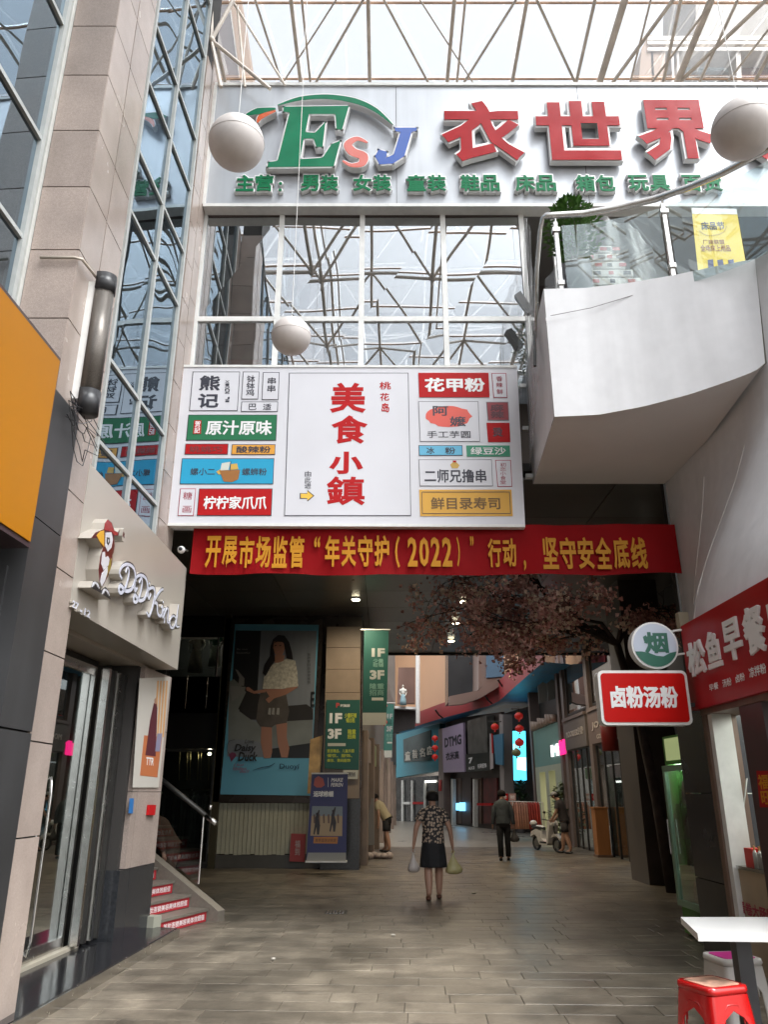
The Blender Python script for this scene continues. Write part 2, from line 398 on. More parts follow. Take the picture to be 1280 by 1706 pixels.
obj('step', plat, shop)
part('threshold', shop, lambda m: m.box(SF, -3.3, .101, -.27, -.9, .135, -.19, M('threshold_stone', (.45, .41, .33), .4)))
# end pillar
PF = Fr((-2.93, 9.42, 0), (.10, 1, 0))
eps = thing('granite_pillar', 'short pink granite pillar with black base between shop door and stairs', 'pillar', (-3, 9.9, 0))
def gp(z0, z1, a0, a1, mat, nm):
    mb = MB(); mb.box(PF, a0, z0, -.45, a1, z1, 0, mat); obj(nm, mb, eps)
gp(.101, .80, .28, 1.02, M('black_granite', (.028, .03, .034), .15, noise=(30, .3)), 'plinth')
gp(.101, .80, 0, .272, M('black_granite'), 'plinth')
for z0, z1 in ((.806, 1.62), (1.626, 2.35), (2.356, 3.055)):
    gp(z0, z1, .28, 1.02, granite, 'granite_tile'); gp(z0, z1, .13, .272, granite, 'granite_tile')
# poster on pillar
pp = thing('wall_poster', 'tall white and orange poster of a long dress on granite pillar', 'poster', (-2.85, 9.9, 1.7))
PQ = PF.off(.008)
def post(m):
    m.ppx(PQ, [(233, 1130), (284, 1128), (264, 1312), (221, 1312)], 0, .006, M('poster_white', (.55, .52, .47), .4))
    m.ppx(PQ, [(240, 1225), (270, 1228), (262, 1295), (233, 1292)], .006, .008, M('poster_orange', (.5, .16, .06), .4))
    for i in range(4): m.ppx(PQ, [(262+i*5, 1134), (264.5+i*5, 1134), (259+i*4.6, 1228), (256.5+i*4.6, 1228)], .006, .0085, M('poster_yellow', (.6, .32, .12), .4))
    m.ppx(PQ, [(256, 1172), (260, 1168), (262, 1180), (259, 1260), (242, 1258), (250, 1200)], .009, .010, M('poster_maroon', (.10, .02, .03), .5))
    m.ppx(PQ, [(257, 1165), (260, 1162), (261, 1172), (257, 1173)], .0101, .0105, skin)
    m.ppx(PQ, [(262, 1222), (270, 1222), (266, 1252), (258, 1252)], .009, .010, M('poster_lilac', (.25, .24, .35), .5))
    m.tpx(PQ, 'TTR', 243, 1262, 256, 1275, .0085, white_pr)
part('print', pp, post)
bs = MB(); bs.ppx(PF.off(.004), [(216, 1330), (223, 1330), (221, 1355), (214, 1355)], 0, .004, M('sticker_blue', (.03, .16, .42), .4)); obj('sticker', bs, None, label='small blue vertical sticker on granite pillar corner by door', cat='sticker')
bs = MB(); bs.ppx(PF.off(.004), [(249, 1341), (260, 1341), (258, 1358), (247, 1358)], 0, .03, red_pr); obj('fire_alarm_box', bs, None, label='small red box fixed low on granite pillar beside stairs', cat='box')
# door
door = thing('glass_door', 'recessed double glass door with steel frames and bar handles', 'door', (-3.2, 8, .1))
DF = SF.off(-.28)
for a0, a1 in ((-3.25, -2.2), (-2.17, -1.15)):
    fr = MB()
    for a in (a0, a1-.05): fr.box(DF, a, .14, -.02, a+.05, 2.95, .03, steel)
    fr.box(DF, a0+.051, .14, -.02, a1-.051, .24, .03, steel); fr.box(DF, a0+.051, 2.85, -.02, a1-.051, 2.95, .03, steel)
    lf = obj('door_leaf', fr, door)
    mb = MB(); mb.box(DF, a0+.05, .24, 0, a1-.05, 2.85, .008, glass_shop); obj('pane', mb, lf)
for k, a in enumerate((-2.28, -2.09)):
    mb = MB(); mb.tube([DF.w(a, .28, .02), DF.w(a, .22, .10), DF.w(a, .34, .12), DF.w(a, 1.6, .12), DF.w(a, 1.75, .10), DF.w(a, 1.7, .03)], .016, steel, 8); obj('handle', mb, door, True)
sh = thing('folding_shutter', 'folded steel shutter strips stacked at right side of glass door', 'shutter', (-3, 9.1, .1))
for i in range(7):
    mb = MB(); a = -1.12+i*.085
    mb.box(SF, a, .14, -.20-(i % 2)*.05, a+.06, 2.94, -.12-(i % 2)*.05, [steel, alu, dark_m, alu][i % 4]); obj('shutter_strip', mb, sh)
# inside the shop
it = thing('shop_counter', 'pale counter with boxed goods seen behind the glass door', 'counter', (-4.2, 8.5, 0))
def cnt_(m):
    m.box(SF, -2.4, .1, -1.6, -.9, 1.0, -1.2, M('counter_wood', (.20, .17, .13), .5)); m.box(SF, -2.45, 1.0, -1.65, -.85, 1.04, -1.15, M('counter_top', (.5, .48, .42), .3))
    for i in range(7):
        a = -2.3+i*.2; m.box(SF, a, 1.04, -1.5, a+.14, 1.2+.12*(i % 3), -1.3, [M('goods_amber', (.5, .3, .08), .4), M('goods_teal', (.08, .3, .35), .4), M('goods_white', (.6, .58, .5), .4)][i % 3])
part('counter', it, cnt_)
ns = MB(); ns.box(SF, -1.5, 1.95, -1.9, -1.2, 2.3, -1.86, M('neon_box', (.05, .0, .02), .5)); ns.text(SF, '聚', -1.35, 2.12, .26, .28, -1.855, -1.85, M('neon_pink', (1, .02, .22), .5, emit=.45), bold=.04)
obj('neon_sign', ns, None, label='small pink glowing character sign inside the left shop', cat='sign')
lt = MB(); lt.box(SF, -2.2, 2.99, -2.0, -1.4, 3.02, -1.7, M('lamp_warm', (1, .85, .6), .5, emit=3)); obj('ceiling_lamp', lt, None, label='small lit panel on the ceiling inside left shop', cat='lamp')
# fascia with parrot emblem
fa = thing('fascia_sign', 'cream fascia sign box with a red capped bird emblem and script lettering', 'sign', (-2.7, 8.3, 3.06))
CF = line_frame((-2.70, 6.52), (-2.66, 10.05))
part('fascia_box', fa, lambda m: m.box(CF, 0.0, 3.10, -.35, 3.54, 4.45, 0, cream))
E_ = CF; D0, D1 = .0, .12
def bp(*pts): return [(130+x*.1406, 850+y*.1406) for x, y in pts]
cap_m = M('emblem_red', (.30, .02, .02), .25); mar = M('emblem_maroon', (.09, .012, .015), .3); ewh = M('emblem_white', (.62, .62, .66), .3); eyl = M('emblem_yellow', (.70, .38, .03), .3)
def emb(m):
    m.ppx(E_, bp((150, 330), (205, 262), (300, 225), (318, 150), (350, 105), (400, 150), (430, 240), (470, 262), (495, 215), (478, 300), (425, 305), (430, 420), (418, 500), (405, 530), (400, 640), (350, 790), (285, 915), (250, 850), (240, 700), (262, 540), (290, 450), (225, 330)), D0, D1, mar, cream)
    m.ppx(E_, bp((312, 235), (318, 160), (350, 112), (395, 155), (425, 245), (470, 268), (468, 296), (428, 296), (395, 255)), D1, D1+.004, cap_m)
    m.ppx(E_, bp((220, 300), (265, 250), (308, 240), (308, 435), (255, 370)), D1, D1+.004, eyl)
    m.ppx(E_, bp((325, 265), (395, 262), (412, 350), (395, 440), (352, 492), (322, 430)), D1, D1+.004, ewh)
    m.ppx(E_, bp((345, 320), (372, 325), (378, 380), (356, 415), (340, 375)), D1+.004, D1+.008, black_m)
    m.ppx(E_, bp((352, 345), (366, 350), (366, 375), (355, 385)), D1+.008, D1+.010, ewh)
    m.ppx(E_, bp((290, 500), (318, 490), (320, 560), (355, 545), (370, 580), (360, 650), (300, 710), (275, 640)), D1, D1+.004, ewh)
    m.ppx(E_, bp((285, 745), (350, 670), (350, 730), (320, 830), (280, 905), (262, 850)), D1, D1+.004, ewh)
    m.ppx(E_, bp((395, 570), (385, 690), (335, 790), (360, 650)), D1, D1+.004, M('emblem_olive', (.25, .2, .04), .3))
emo = part('emblem', fa, emb)
def waves(m):
    m.ppx(E_, bp((150, 915), (175, 840), (220, 850), (255, 900), (268, 945), (320, 905), (360, 950), (385, 1062), (260, 980)), D0, D1, black_m, cream)
    for ox, oy in ((205, 880), (325, 965)):
        for rr in (1, .6): m.ribbon(E_, bp((ox-38*rr, oy+30*rr), (ox-15*rr, oy-25*rr), (ox+25*rr, oy-5*rr), (ox+45*rr, oy+50*rr)), [.012]*4, D1, D1+.004, ewh, px=True)
part('emblem_base', fa, waves)
def rmark(m):
    m.ppx(E_, bp((515, 300), (525, 225), (545, 210), (568, 250), (565, 340), (542, 380), (522, 360)), D0, D1, cream); m.tpx(E_, 'R', 130+530*.1406, 850+262*.1406, 130+556*.1406, 850+325*.1406, D1+.003, mar)
part('registered_mark', fa, rmark)
SCR = {'D': [[(.42, .72), (.55, .90), (.62, .70), (.45, .28), (.20, .06), (.02, .12), (.12, .30), (.42, .12), (.78, .18), (1.0, .52), (.90, .86), (.55, 1.0), (.22, .92), (.06, .70), (.20, .52)]],
       'i': [[(.1, .55), (.45, .66), (.30, .18), (.55, .0), (1.0, .28)], [(.52, .86), (.62, .90), (.72, .86)]],
       'K': [[(.02, .66), (.14, .92), (.42, .96), (.48, .70), (.32, .25), (.14, .0), (.0, .12)], [(1.0, .92), (.82, .86), (.44, .50), (.62, .42), (.66, .10), (.84, .0), (1.0, .14)]],
       'n': [[(.0, .70), (.26, .90), (.20, .05)], [(.20, .45), (.52, .92), (.74, .78), (.62, .12), (1.0, .12)]],
       'd': [[(.72, .40), (.42, .52), (.08, .28), (.24, .0), (.60, .14), (.95, 1.0)], [(.84, .55), (.72, .08), (1.0, .06)]]}
for body, x0, y0, x1, y1 in (('D', 480, 640, 680, 1000), ('i', 655, 820, 705, 960), ('D', 655, 770, 825, 1110), ('i', 815, 850, 865, 1050), ('K', 815, 910, 1010, 1255), ('i', 985, 1070, 1025, 1270), ('n', 1005, 1150, 1095, 1350), ('d', 1075, 1120, 1200, 1395)):
    mb = MB()
    for stroke in SCR[body]:
        q = bp(*[(x0+(x1-x0)*sx_, y0+(y1-y0)*(1-sy_)) for sx_, sy_ in stroke]); k_ = len(q); big = body in 'DK'
        wd_ = [(.030 if big else .022)*(.75+.5*math.sin(math.pi*i/(k_-1))) for i in range(k_)]
        mb.ribbon(E_, q, [w+.028 for w in wd_], .0, .105, black_m, cream, px=True, k=3); mb.ribbon(E_, q, wd_, .106, .112, M('script_face', (.62, .64, .74), .3), px=True, k=3)
    obj('letter', mb, fa)
for b0, x0, x1, y0 in (('27', 120, 131, 1002), ('-', 133, 137, 1016), ('12', 140, 151, 1015)):
    mb = MB(); mb.tpx(E_, b0, x0, y0, x1, y0+(4 if b0 == '-' else 13), .0, M('script_face'), th=.03, side=cream, bold=.03); obj('number', mb, fa)
# speaker, pipe and wires
spk = thing('column_speaker', 'tall dark column loudspeaker mounted upright on the granite pier', 'speaker', (-2.55, 6.02, 4.7))
SP = Vector((-2.58, 6.0, 0))
def halfcyl(m, z0, z1, r, mat, n=12):
    rings = []
    for z in (z0, z1): rings.append([Vector((SP.x-.05, SP.y-r, z))] + [SP+Vector((r*math.sin(math.pi*i/n)*1.1, -r*math.cos(math.pi*i/n), z)) for i in range(n+1)] + [Vector((SP.x-.05, SP.y+r, z))])
    m.loft(rings, mat)
part('housing', spk, lambda m: halfcyl(m, 4.9, 5.92, .085, M('speaker_grille', (.14, .125, .11), .35, metal=.5, noise=(200, .4))), True)
part('end_cap', spk, lambda m: halfcyl(m, 4.68, 4.9, .093, black_m), True); part('end_cap', spk, lambda m: halfcyl(m, 5.92, 6.10, .093, black_m), True)
part('bracket', spk, lambda m: m.wb(-2.7, 5.93, 4.8, -2.63, 5.96, 6.0, alu_w))
pb = MB(); pb.tube([Vector((-3.02, 5.62, 6.02)), Vector((-2.72, 5.62, 6.02)), Vector((-2.66, 5.64, 6.02)), Vector((-2.64, 6.0, 6.06))], .014, M('conduit', (.5, .43, .36), .5), 8)
obj('conduit_pipe', pb, None, True, label='thin beige conduit pipe running across the granite pier to speaker', cat='pipe')
wb_ = MB()
for k in range(7):
    pts = [Vector((-2.6, 5.95+random.uniform(-.03, .03), 4.70))]
    for i in range(7):
        t = i/6; pts.append(Vector((-2.62+random.uniform(0, .05), 5.7+.75*t*random.uniform(.6, 1.1), 4.6-.12*math.sin(t*3+k)-(.22*math.sin(t*3.1) if k > 4 else 0)+random.uniform(-.03, .03))))
    wb_.tube(pts, .004, black_m, 4)
obj('loose_wires', wb_, None, label='tangle of thin black wires hanging under the column speaker', cat='wires')
# ============================================================ FACADE WITH TOP SIGN
FY = 10.2; F0 = front(FY)
fb = thing('arcade_building', 'glazed arcade building over the passage between left and right walls', 'building', (1, 10.3, 0))
def fbody(m):
    m.wb(-2.96, 10.22, 12.9, 12, 10.6, 13.1, joint)
    m.wb(-8, 12.2, 5.9, 12, 12.3, 13, M('office_wall', (.11, .09, .08), .8, noise=(1.2, .4)))
    m.wb(-8, 10.25, 8.3, 12, 12.2, 8.42, M('office_slab', (.2, .19, .18), .7))
    m.wb(-8, 10.3, 10.55, 12, 24, 10.7, M('office_slab'))
part('office_interior', fb, fbody)
def ceil_(m):
    m.wb(-9, 10.3, 5.98, 9, 25, 6.1, joint)
part('ceiling_void', fb, ceil_)
ceilm = M('ceiling_panel', (.14, .135, .125), .3, metal=.2, noise=(1.0, .15), rand=.12)
for i in range(9):
    for j in range(9):
        x0 = -8+i*1.9; y0 = 10.35+j*1.63; mb = MB()
        mb.wb(x0+.008, y0+.008, 5.86, x0+1.892, y0+1.622, 5.9, ceilm); obj('ceiling_panel', mb, fb)
part('ceiling_edge', fb, lambda m: m.wb(-9, 24.95, 5.8, 9, 25.1, 6.5, dark_in))
# facade windows
vx = [-2.9, -1.65, -.35, .95, 2.22]
fr = MB()
for x in vx: fr.wb(x-.04, 10.14, 7.0, x+.04, 10.22, 10.58, alu_w)
for z in (8.45,):
    for i in range(4): fr.wb(vx[i]+.041, 10.145, z-.04, vx[i+1]-.041, 10.21, z+.04, alu_w)
win = obj('window', fr, fb)
for i in range(4):
    for z0, z1 in ((7.0, 8.41), (8.49, 10.40)):
        mb = MB(); t = random.uniform(-.006, .006); t2 = random.uniform(-.006, .006)
        mb.add([Vector((vx[i]+.04, 10.18+t, z0)), Vector((vx[i+1]-.04, 10.18-t, z0)), Vector((vx[i+1]-.04, 10.18+t2, z1)), Vector((vx[i]+.04, 10.18-t2, z1))], [(0, 1, 2, 3)], glass_f)
        obj('pane', mb, win)
part('blind_pelmet', fb, lambda m: m.wb(-2.9, 10.155, 10.41, 2.2, 10.2, 10.6, M('pelmet', (.10, .075, .07), .6)))
rs_ = MB(); rs_.wb(-2.45, 10.6, 7.6, -1.75, 11.2, 8.0, red_pr); obj('red_sofa', rs_, None, label='red seat back low behind the lower left facade window', cat='seat')
for i, (x, z) in enumerate(((1.6, 7.62),)):
    pass
# shelf bars at right of window strip (stacked floors seen behind the plastic)
def strip(m):
    for z in (5.85, 6.6, 7.3, 8.45): m.wb(2.02, 10.16, z-.03, 2.75, 10.22, z+.03, alu_w)
    m.wb(2.70, 10.15, 5.8, 2.75, 10.23, 10.5, alu_w)
part('side_frame', fb, strip)
for k in range(9):
    mb = MB(); x = 2.3+.19*k; mb.wb(x, 10.5, 5.86, x+.02, 10.52, 6.0, M('rack_pale', (.35, .32, .28), .5)); obj('joist', mb, fb)
# top sign
ts = thing('roof_sign', 'huge silver sign board with green, coral, blue and red channel letters', 'sign', (1.5, 10.1, 10.62))
TF = front(9.98)
def tb(m):
    m.box(TF, -2.86, 10.48, -.2, 12, 13.0, -.0, silver)
    m.box(TF, -2.90, 10.42, -.21, 12, 10.479, .03, alu_w); m.box(TF, -2.90, 13.001, -.21, 12, 13.06, .03, alu_w); m.box(TF, -2.92, 10.48, -.2, -2.861, 13.0, .03, alu_w)
part('board', ts, tb)
def seams(m):
    for x in (0.2, 3.3, 6.4): m.box(TF, x, 10.49, -.001, x+.008, 12.99, .003, joint)
part('seam', ts, seams)
def zp(*pts): return [(x/2, y/2) for x, y in pts]          # crop 1 coordinates (scale 2)
L0, L1 = .06, .16
def chan(name, pts, mat):
    mb = MB(); Fo = TF.off(L1); q = Fo.pxs(pts); cx = sum(p[0] for p in q)/len(q); cy = sum(p[1] for p in q)/len(q)
    mb.poly(TF, q, L0, L1, mat, let_side)
    obj(name, mb, ts)
def outline(mb, q, w, mat, c0, c1):
    n = len(q)
    for i in range(n):
        a = Vector(q[i]); b = Vector(q[(i+1) % n]); d = (b-a).normalized(); nn = Vector((-d.y, d.x))*w
        a_ = a-d*w; b_ = b+d*w; mb.poly(TF, [tuple(a_+nn), tuple(a_-nn), tuple(b_-nn), tuple(b_+nn)], c0, c1, mat)
def chan2(name, pts, mat):
    mb = MB(); q = TF.off(L1).pxs(pts); outline(mb, q, .022, let_side, L0-.02, L1-.006); mb.poly(TF, q, L0, L1, mat, let_side); obj(name, mb, ts)
Epts = zp((945, 355), (1163, 352), (1140, 432), (1122, 430), (1118, 380), (1030, 380), (1018, 440), (1050, 442), (1085, 405), (1075, 490), (1055, 490), (1045, 462), (1012, 462), (1000, 530), (1075, 525), (1105, 480), (1135, 468), (1112, 555), (890, 557), (895, 540), (925, 535), (965, 375), (945, 372))
chan2('letter', Epts, green_let)
mb = MB(); sw = [(1225, 475), (1190, 462), (1160, 480), (1175, 505), (1210, 520), (1205, 545), (1170, 550), (1142, 535)]
mb.ribbon(TF, zp(*sw), [.05, .12, .17, .2, .2, .15, .1, .05], L0-.02, L1-.006, let_side, px=True, k=5); mb.ribbon(TF, zp(*sw), [.03, .09, .13, .16, .16, .12, .07, .03], L1-.005, L1, coral_let, px=True, k=5)
obj('letter', mb, ts)
def z2(*pts): return [(640+x/2, y/2) for x, y in pts]
Jp = z2((35, 425), (110, 425), (108, 436), (92, 440), (68, 520), (30, 545), (-15, 548), (-30, 520), (-18, 498), (10, 505), (8, 525), (32, 515), (55, 440), (38, 437))
chan2('letter', Jp, blue_let)
mb = MB(); arc = zp((925, 350), (1000, 328), (1090, 322), (1180, 335), (1250, 365), (1310, 415))
mb.ribbon(TF, arc, [.04, .12, .14, .15, .12, .03], L0-.02, L1-.006, let_side, px=True, k=5); mb.ribbon(TF, arc, [.02, .08, .10, .11, .08, .01], L1-.005, L1, green_let, px=True, k=5)
obj('swoosh', mb, ts)
for a, col, w in (([(820, 382), (860, 370), (918, 362)], green_let, [.03, .14, .05]), ([(858, 408), (870, 388), (918, 368)], M('orange_letter', (.7, .12, .03), .2, coat=.5), [.02, .1, .04])):
    mb = MB(); mb.ribbon(TF, zp(*a), [x+.03 for x in w], L0-.02, L1-.006, let_side, px=True); mb.ribbon(TF, zp(*a), w, L1-.005, L1, col, px=True); obj('swoosh', mb, ts)
def chars(body, x0, y0, x1, y1, mat, bold, wb=.03, nm='letter', l0=L0, l1=L1):
    mb = MB(); mb.tpx(TF, body, x0-2, y0-2, x1+2, y1+2, l0-.02, let_side, th=l1-l0+.01, bold=bold+wb, side=let_side)
    mb.tpx(TF, body, x0, y0, x1, y1, l1-.004, mat, th=.006, bold=bold); obj(nm, mb, ts)
chars('衣', 736, 168, 872, 268, red_let, .035); chars('世', 895, 168, 1035, 266, red_let, .035); chars('界', 1063, 166, 1192, 266, red_let, .035)
chars('城', 1226, 166, 1360, 266, red_let, .035)
for t_, xs in (('主营', (392, 456)), ('：', (463, 471)), ('男装', (500, 565)), ('女装', (587, 653)), ('童装', (677, 745)), ('鞋品', (767, 834)), ('床品', (858, 928)), ('箱包', (959, 1027)), ('玩具', (1047, 1118)), ('百货', (1137, 1205))):
    w = (xs[1]-xs[0])/len(t_)
    for i, ch in enumerate(t_):
        chars(ch, xs[0]+i*w+1, 291 if ch != '：' else 303, xs[0]+(i+1)*w-1, 318, M('green_small', (.01, .17, .07), .3, spec=0.15), .03, .035, 'small_letter', .02, .09)
# ============================================================ FOOD STREET BOARD
bd = thing('signboard', 'large white food street signboard with a grid of coloured shop names', 'sign', (-.5, 10, 5.1))
BF = front(9.86)
def Q(x, y): return (270+x*.4844, 590+y*.4844)
part('board', bd, lambda m: [m.ppx(BF, [Q(70, 40), Q(1222, 42), Q(1250, 590), Q(10, 585)], -.26, 0, board_w)])
part('edge_trim', bd, lambda m: [m.ribbon(BF, [Q(70, 40), Q(1222, 42)], [.035, .035], -.1, .012, alu_w, px=True, k=1), m.ribbon(BF, [Q(10, 585), Q(1250, 590)], [.04, .04], -.1, .012, alu_w, px=True, k=1)])
def panel(x0, y0, x1, y1, fill, texts, border=None, extra=None, skew=True):
    mb = MB(); k = 12/500.
    cx = 640.
    def sk_(x, y):                                         # board keystone in the crop
        return (x, y)
    xa = [x0, x1, x1, x0]; ya = [y0, y0, y1, y1]
    dx = lambda x, y: -(x-660)/590.*0 
    lx = -(y1-y0)*.10*(640-x0)/600.; rx = (y1-y0)*.055*(x1-640)/600. if x1 > 640 else -(y1-y0)*.10*(640-x1)/600.
    pts = [Q(x0, y0), Q(x1, y0), Q(x1+rx, y1), Q(x0+lx, y1)]
    if border:
        mb.ppx(BF, pts, .001, .006, border); ins = 2.2
        pts2 = [Q(x0+ins, y0+ins), Q(x1-ins, y0+ins), Q(x1+rx-ins, y1-ins), Q(x0+lx+ins, y1-ins)]; mb.ppx(BF, pts2, .006, .008, fill)
    else: mb.ppx(BF, pts, .001, .008, fill)
    for (b, tx0, ty0, tx1, ty1, mat, bold) in texts:
        p, q = Q(tx0, ty0), Q(tx1, ty1); mb.tpx(BF, b, p[0], p[1], q[0], q[1], .0105, mat, bold=bold*(.6 if ty1-ty0 < 32 else .9))
    if extra: extra(mb)
    obj('printed_panel', mb, bd)
panel(105, 60, 268, 195, board_w, [('熊', 127, 73, 200, 125, black_pr, .035), ('记', 123, 135, 195, 188, black_pr, .04)] + [(c, 216, 90+i*9.5, 232, 99+i*9.5, black_pr, .0) for i, c in enumerate('Xiong Ji') if c != ' '], black_pr)
panel(278, 60, 335, 155, board_w, [('钵', 292, 73, 320, 98, black_pr, .02), ('钵', 290, 98, 319, 120, black_pr, .02), ('鸡', 288, 120, 317, 143, black_pr, .02)], black_pr)
panel(347, 62, 404, 157, board_w, [('串', 363, 80, 392, 103, black_pr, .02), ('串', 362, 106, 390, 130, black_pr, .02)], black_pr)
panel(273, 163, 399, 198, board_w, [('巴', 298, 170, 325, 192, black_pr, .02), ('适', 347, 170, 376, 192, black_pr, .02)], black_pr)
def hj(m): m.ppx(BF, [Q(110, 228), Q(135, 228), Q(133, 274), Q(106, 274)], .0105, .012, red_pr); m.tpx(BF, '贺\n記', Q(111, 230)[0], Q(111, 230)[1], Q(131, 272)[0], Q(131, 272)[1], .0125, white_pr)
panel(90, 208, 396, 297, M('board_green', (.03, .17, .08), .5, spec=0.15), [('原汁原味', 150, 228, 378, 278, white_pr, .03)], black_pr, hj)
panel(80, 308, 228, 345, red_pr, [('姚姚巧', 92, 316, 208, 338, M('board_brown', (.16, .02, .02), .5), .03)], black_pr)
panel(240, 310, 390, 346, M('board_orange', (.72, .33, .04), .5), [('酸辣粉', 255, 316, 374, 340, black_pr, .035)], black_pr)
def ship(m):
    m.ppx(BF, [Q(196, 400), Q(268, 398), Q(262, 430), Q(240, 440), Q(212, 438)], .0105, .013, M('ship_brown', (.32, .13, .03), .5))
    m.ppx(BF, [Q(205, 375), Q(235, 370), Q(228, 398), Q(200, 400)], .0105, .012, M('ship_sail', (.6, .62, .55), .5)); m.ppx(BF, [Q(236, 378), Q(258, 376), Q(262, 396), Q(232, 398)], .0105, .012, M('ship_gold', (.6, .38, .08), .5))
    m.ppx(BF, [Q(186, 404), Q(200, 396), Q(204, 412), Q(194, 414)], .0105, .012, M('ship_gold'))
    m.ribbon(BF, [Q(236, 368), Q(234, 400)], [.008, .008], .0105, .014, black_pr, px=True, k=1)
panel(68, 358, 386, 447, cyan_pr, [('螺小二', 97, 392, 182, 416, black_pr, .02), ('螺蛳粉', 275, 392, 360, 417, black_pr, .02)], black_pr, ship)
panel(62, 462, 116, 556, board_w, [('糖', 72, 474, 103, 500, M('board_wine', (.35, .02, .05), .5), .0), ('画', 70, 522, 100, 545, M('board_wine'), .0)], M('board_wine'))
panel(127, 462, 380, 556, red_pr, [('柠柠家爪爪', 142, 488, 360, 534, white_pr, .03)], black_pr)
def arrow(m):
    q = [(474, 478), (500, 478), (500, 467), (524, 487), (500, 507), (500, 497), (474, 497)]
    m.ppx(BF, [Q(x, y) for x, y in q], .0105, .012, black_pr); cx, cy = 497, 487
    m.ppx(BF, [Q(cx+(x-cx)*.86, cy+(y-cy)*.8) for x, y in q], .012, .014, M('arrow_yellow', (.8, .5, .06), .5))
panel(437, 64, 848, 556, board_w, [('美', 578, 98, 702, 202, red_pr, .034), ('食', 582, 210, 708, 308, red_pr, .034), ('小', 575, 335, 692, 412, red_pr, .045), ('鎮', 566, 420, 698, 520, red_pr, .028),
    ('桃', 748, 95, 788, 122, red_pr, .03), ('花', 750, 134, 782, 160, red_pr, .03), ('岛', 755, 168, 782, 200, red_pr, .03),
    ('由', 491, 402, 513, 421, black_pr, .01), ('此', 490, 423, 513, 442, black_pr, .01), ('进', 490, 443, 513, 462, black_pr, .01)], black_pr, arrow)
panel(882, 64, 1124, 148, red_pr, [('花甲粉', 903, 82, 1112, 130, white_pr, .04)])
panel(1134, 65, 1185, 150, board_w, [('香', 1150, 76, 1172, 93, M('board_wine'), .01), ('辣', 1150, 98, 1173, 114, M('board_wine'), .01), ('鲜', 1152, 120, 1174, 138, M('board_wine'), .01)], M('board_wine'))
def blob(m):
    pts = []
    for i in range(28):
        a = 2*math.pi*i/28; r = 1+random.uniform(-.06, .06); pts.append(Q(986+78*r*math.cos(a), 214+36*r*math.sin(a)))
    m.ppx(BF, pts, .008, .010, M('blob_red', (.72, .10, .07), .5)); m.tpx(BF, '阿', *Q(932, 178), *Q(985, 212), .0115, black_pr, bold=.02); m.tpx(BF, '嬷', *Q(990, 214), *Q(1046, 248), .0115, black_pr, bold=.02)
panel(882, 162, 1089, 301, board_w, [('手工芋圆', 912, 264, 1062, 288, black_pr, .015)], M('board_grey', (.2, .2, .22), .5), blob)
panel(1116, 164, 1192, 228, M('board_dred', (.28, .03, .04), .5), [('麻\n辣', 1130, 172, 1178, 220, M('board_dark', (.10, .02, .03), .5), .04)], M('board_grey'))
panel(1117, 236, 1196, 302, red_pr, [('烫', 1138, 252, 1174, 284, M('board_dark'), .04)])
panel(883, 313, 1034, 349, M('board_sky', (.12, .45, .66), .5), [('冰', 910, 320, 938, 343, black_pr, .03), ('粉', 974, 320, 1010, 343, black_pr, .03)], black_pr)
panel(1047, 314, 1197, 352, M('board_teal', (.03, .26, .14), .5), [('绿豆沙', 1062, 320, 1184, 346, white_pr, .03)])
def face(m):
    m.ppx(BF, [Q(992, 380), Q(1000, 372), Q(1014, 372), Q(1024, 382), Q(1018, 392), Q(998, 392)], .0105, .012, M('ship_gold'))
    m.ppx(BF, [Q(1000, 366), Q(1014, 366), Q(1012, 373), Q(1002, 373)], .0105, .012, red_pr)
panel(883, 362, 1135, 454, board_w, [('二师兄撸串', 903, 396, 1116, 442, black_pr, .025)], M('board_grey'), face)
panel(1147, 364, 1201, 456, board_w, [(c, 1164, 374+i*15, 1184, 387+i*15, M('board_wine'), .0) for i, c in enumerate('初恋小食堂')], M('board_wine'))
def gframe(m):
    for a, b in (((896, 474), (1196, 474)), ((1196, 474), (1200, 548)), ((1200, 548), (896, 548)), ((896, 548), (894, 474))): m.ribbon(BF, [Q(*a), Q(*b)], [.008, .008], .0105, .012, black_pr, px=True, k=1)
panel(885, 466, 1203, 557, M('board_gold', (.70, .37, .04), .5), [('鲜目录寿司', 925, 492, 1164, 534, M('board_olive', (.14, .07, .01), .5), .02)], None, gframe)
# ============================================================ RED BANNER
rb = thing('cloth_banner', 'long red cloth banner with yellow Chinese slogan under the signboard', 'banner', (.6, 9.9, 4.3))
RF = front(9.98)
mb = MB(); n = 60
(a0, b0), (a1, b1) = RF.px(315, 962), RF.px(1127, 880)
rows = []
for j in range(5):
    r = []
    for i in range(n+1):
        t = i/n; x = a0+(a1-a0)*t; z = 4.36+.70*j/4 - .02*math.sin(math.pi*t) - (.012*math.sin(t*25))*(1-j/4)
        y = 9.98+.018*math.sin(t*31+j*.6)+.01*math.sin(t*77)
        r.append(Vector((x, y, z)))
    rows.append(r)
mb.loft(rows, red_ban, closed=False); obj('cloth', mb, rb, True)
def bt(m):
    y = 9.95; F = front(9.99); 
    for s_, x0, x1, y0, y1 in (('开展市场监管', 341, 508, 893, 946), ('“', 522, 535, 893, 912), ('年关守护', 540, 650, 892, 944), ('（', 657, 668, 893, 946), ('2022', 678, 755, 895, 944), ('）', 760, 768, 894, 944), ('”', 782, 791, 893, 910), ('行动', 812, 862, 897, 945), (',', 872, 879, 933, 951), ('坚守安全底线', 903, 1080, 895, 948)):
        w = (x1-x0)/len(s_)
        for i, ch in enumerate(s_):
            t = (x0+i*w-315)/812.; yy = .014+.018+.01
            m.tpx(F, ch, x0+i*w+1.5, y0, x0+(i+1)*w-1.5, y1, yy, gold, bold=.028)
part('lettering', rb, bt)
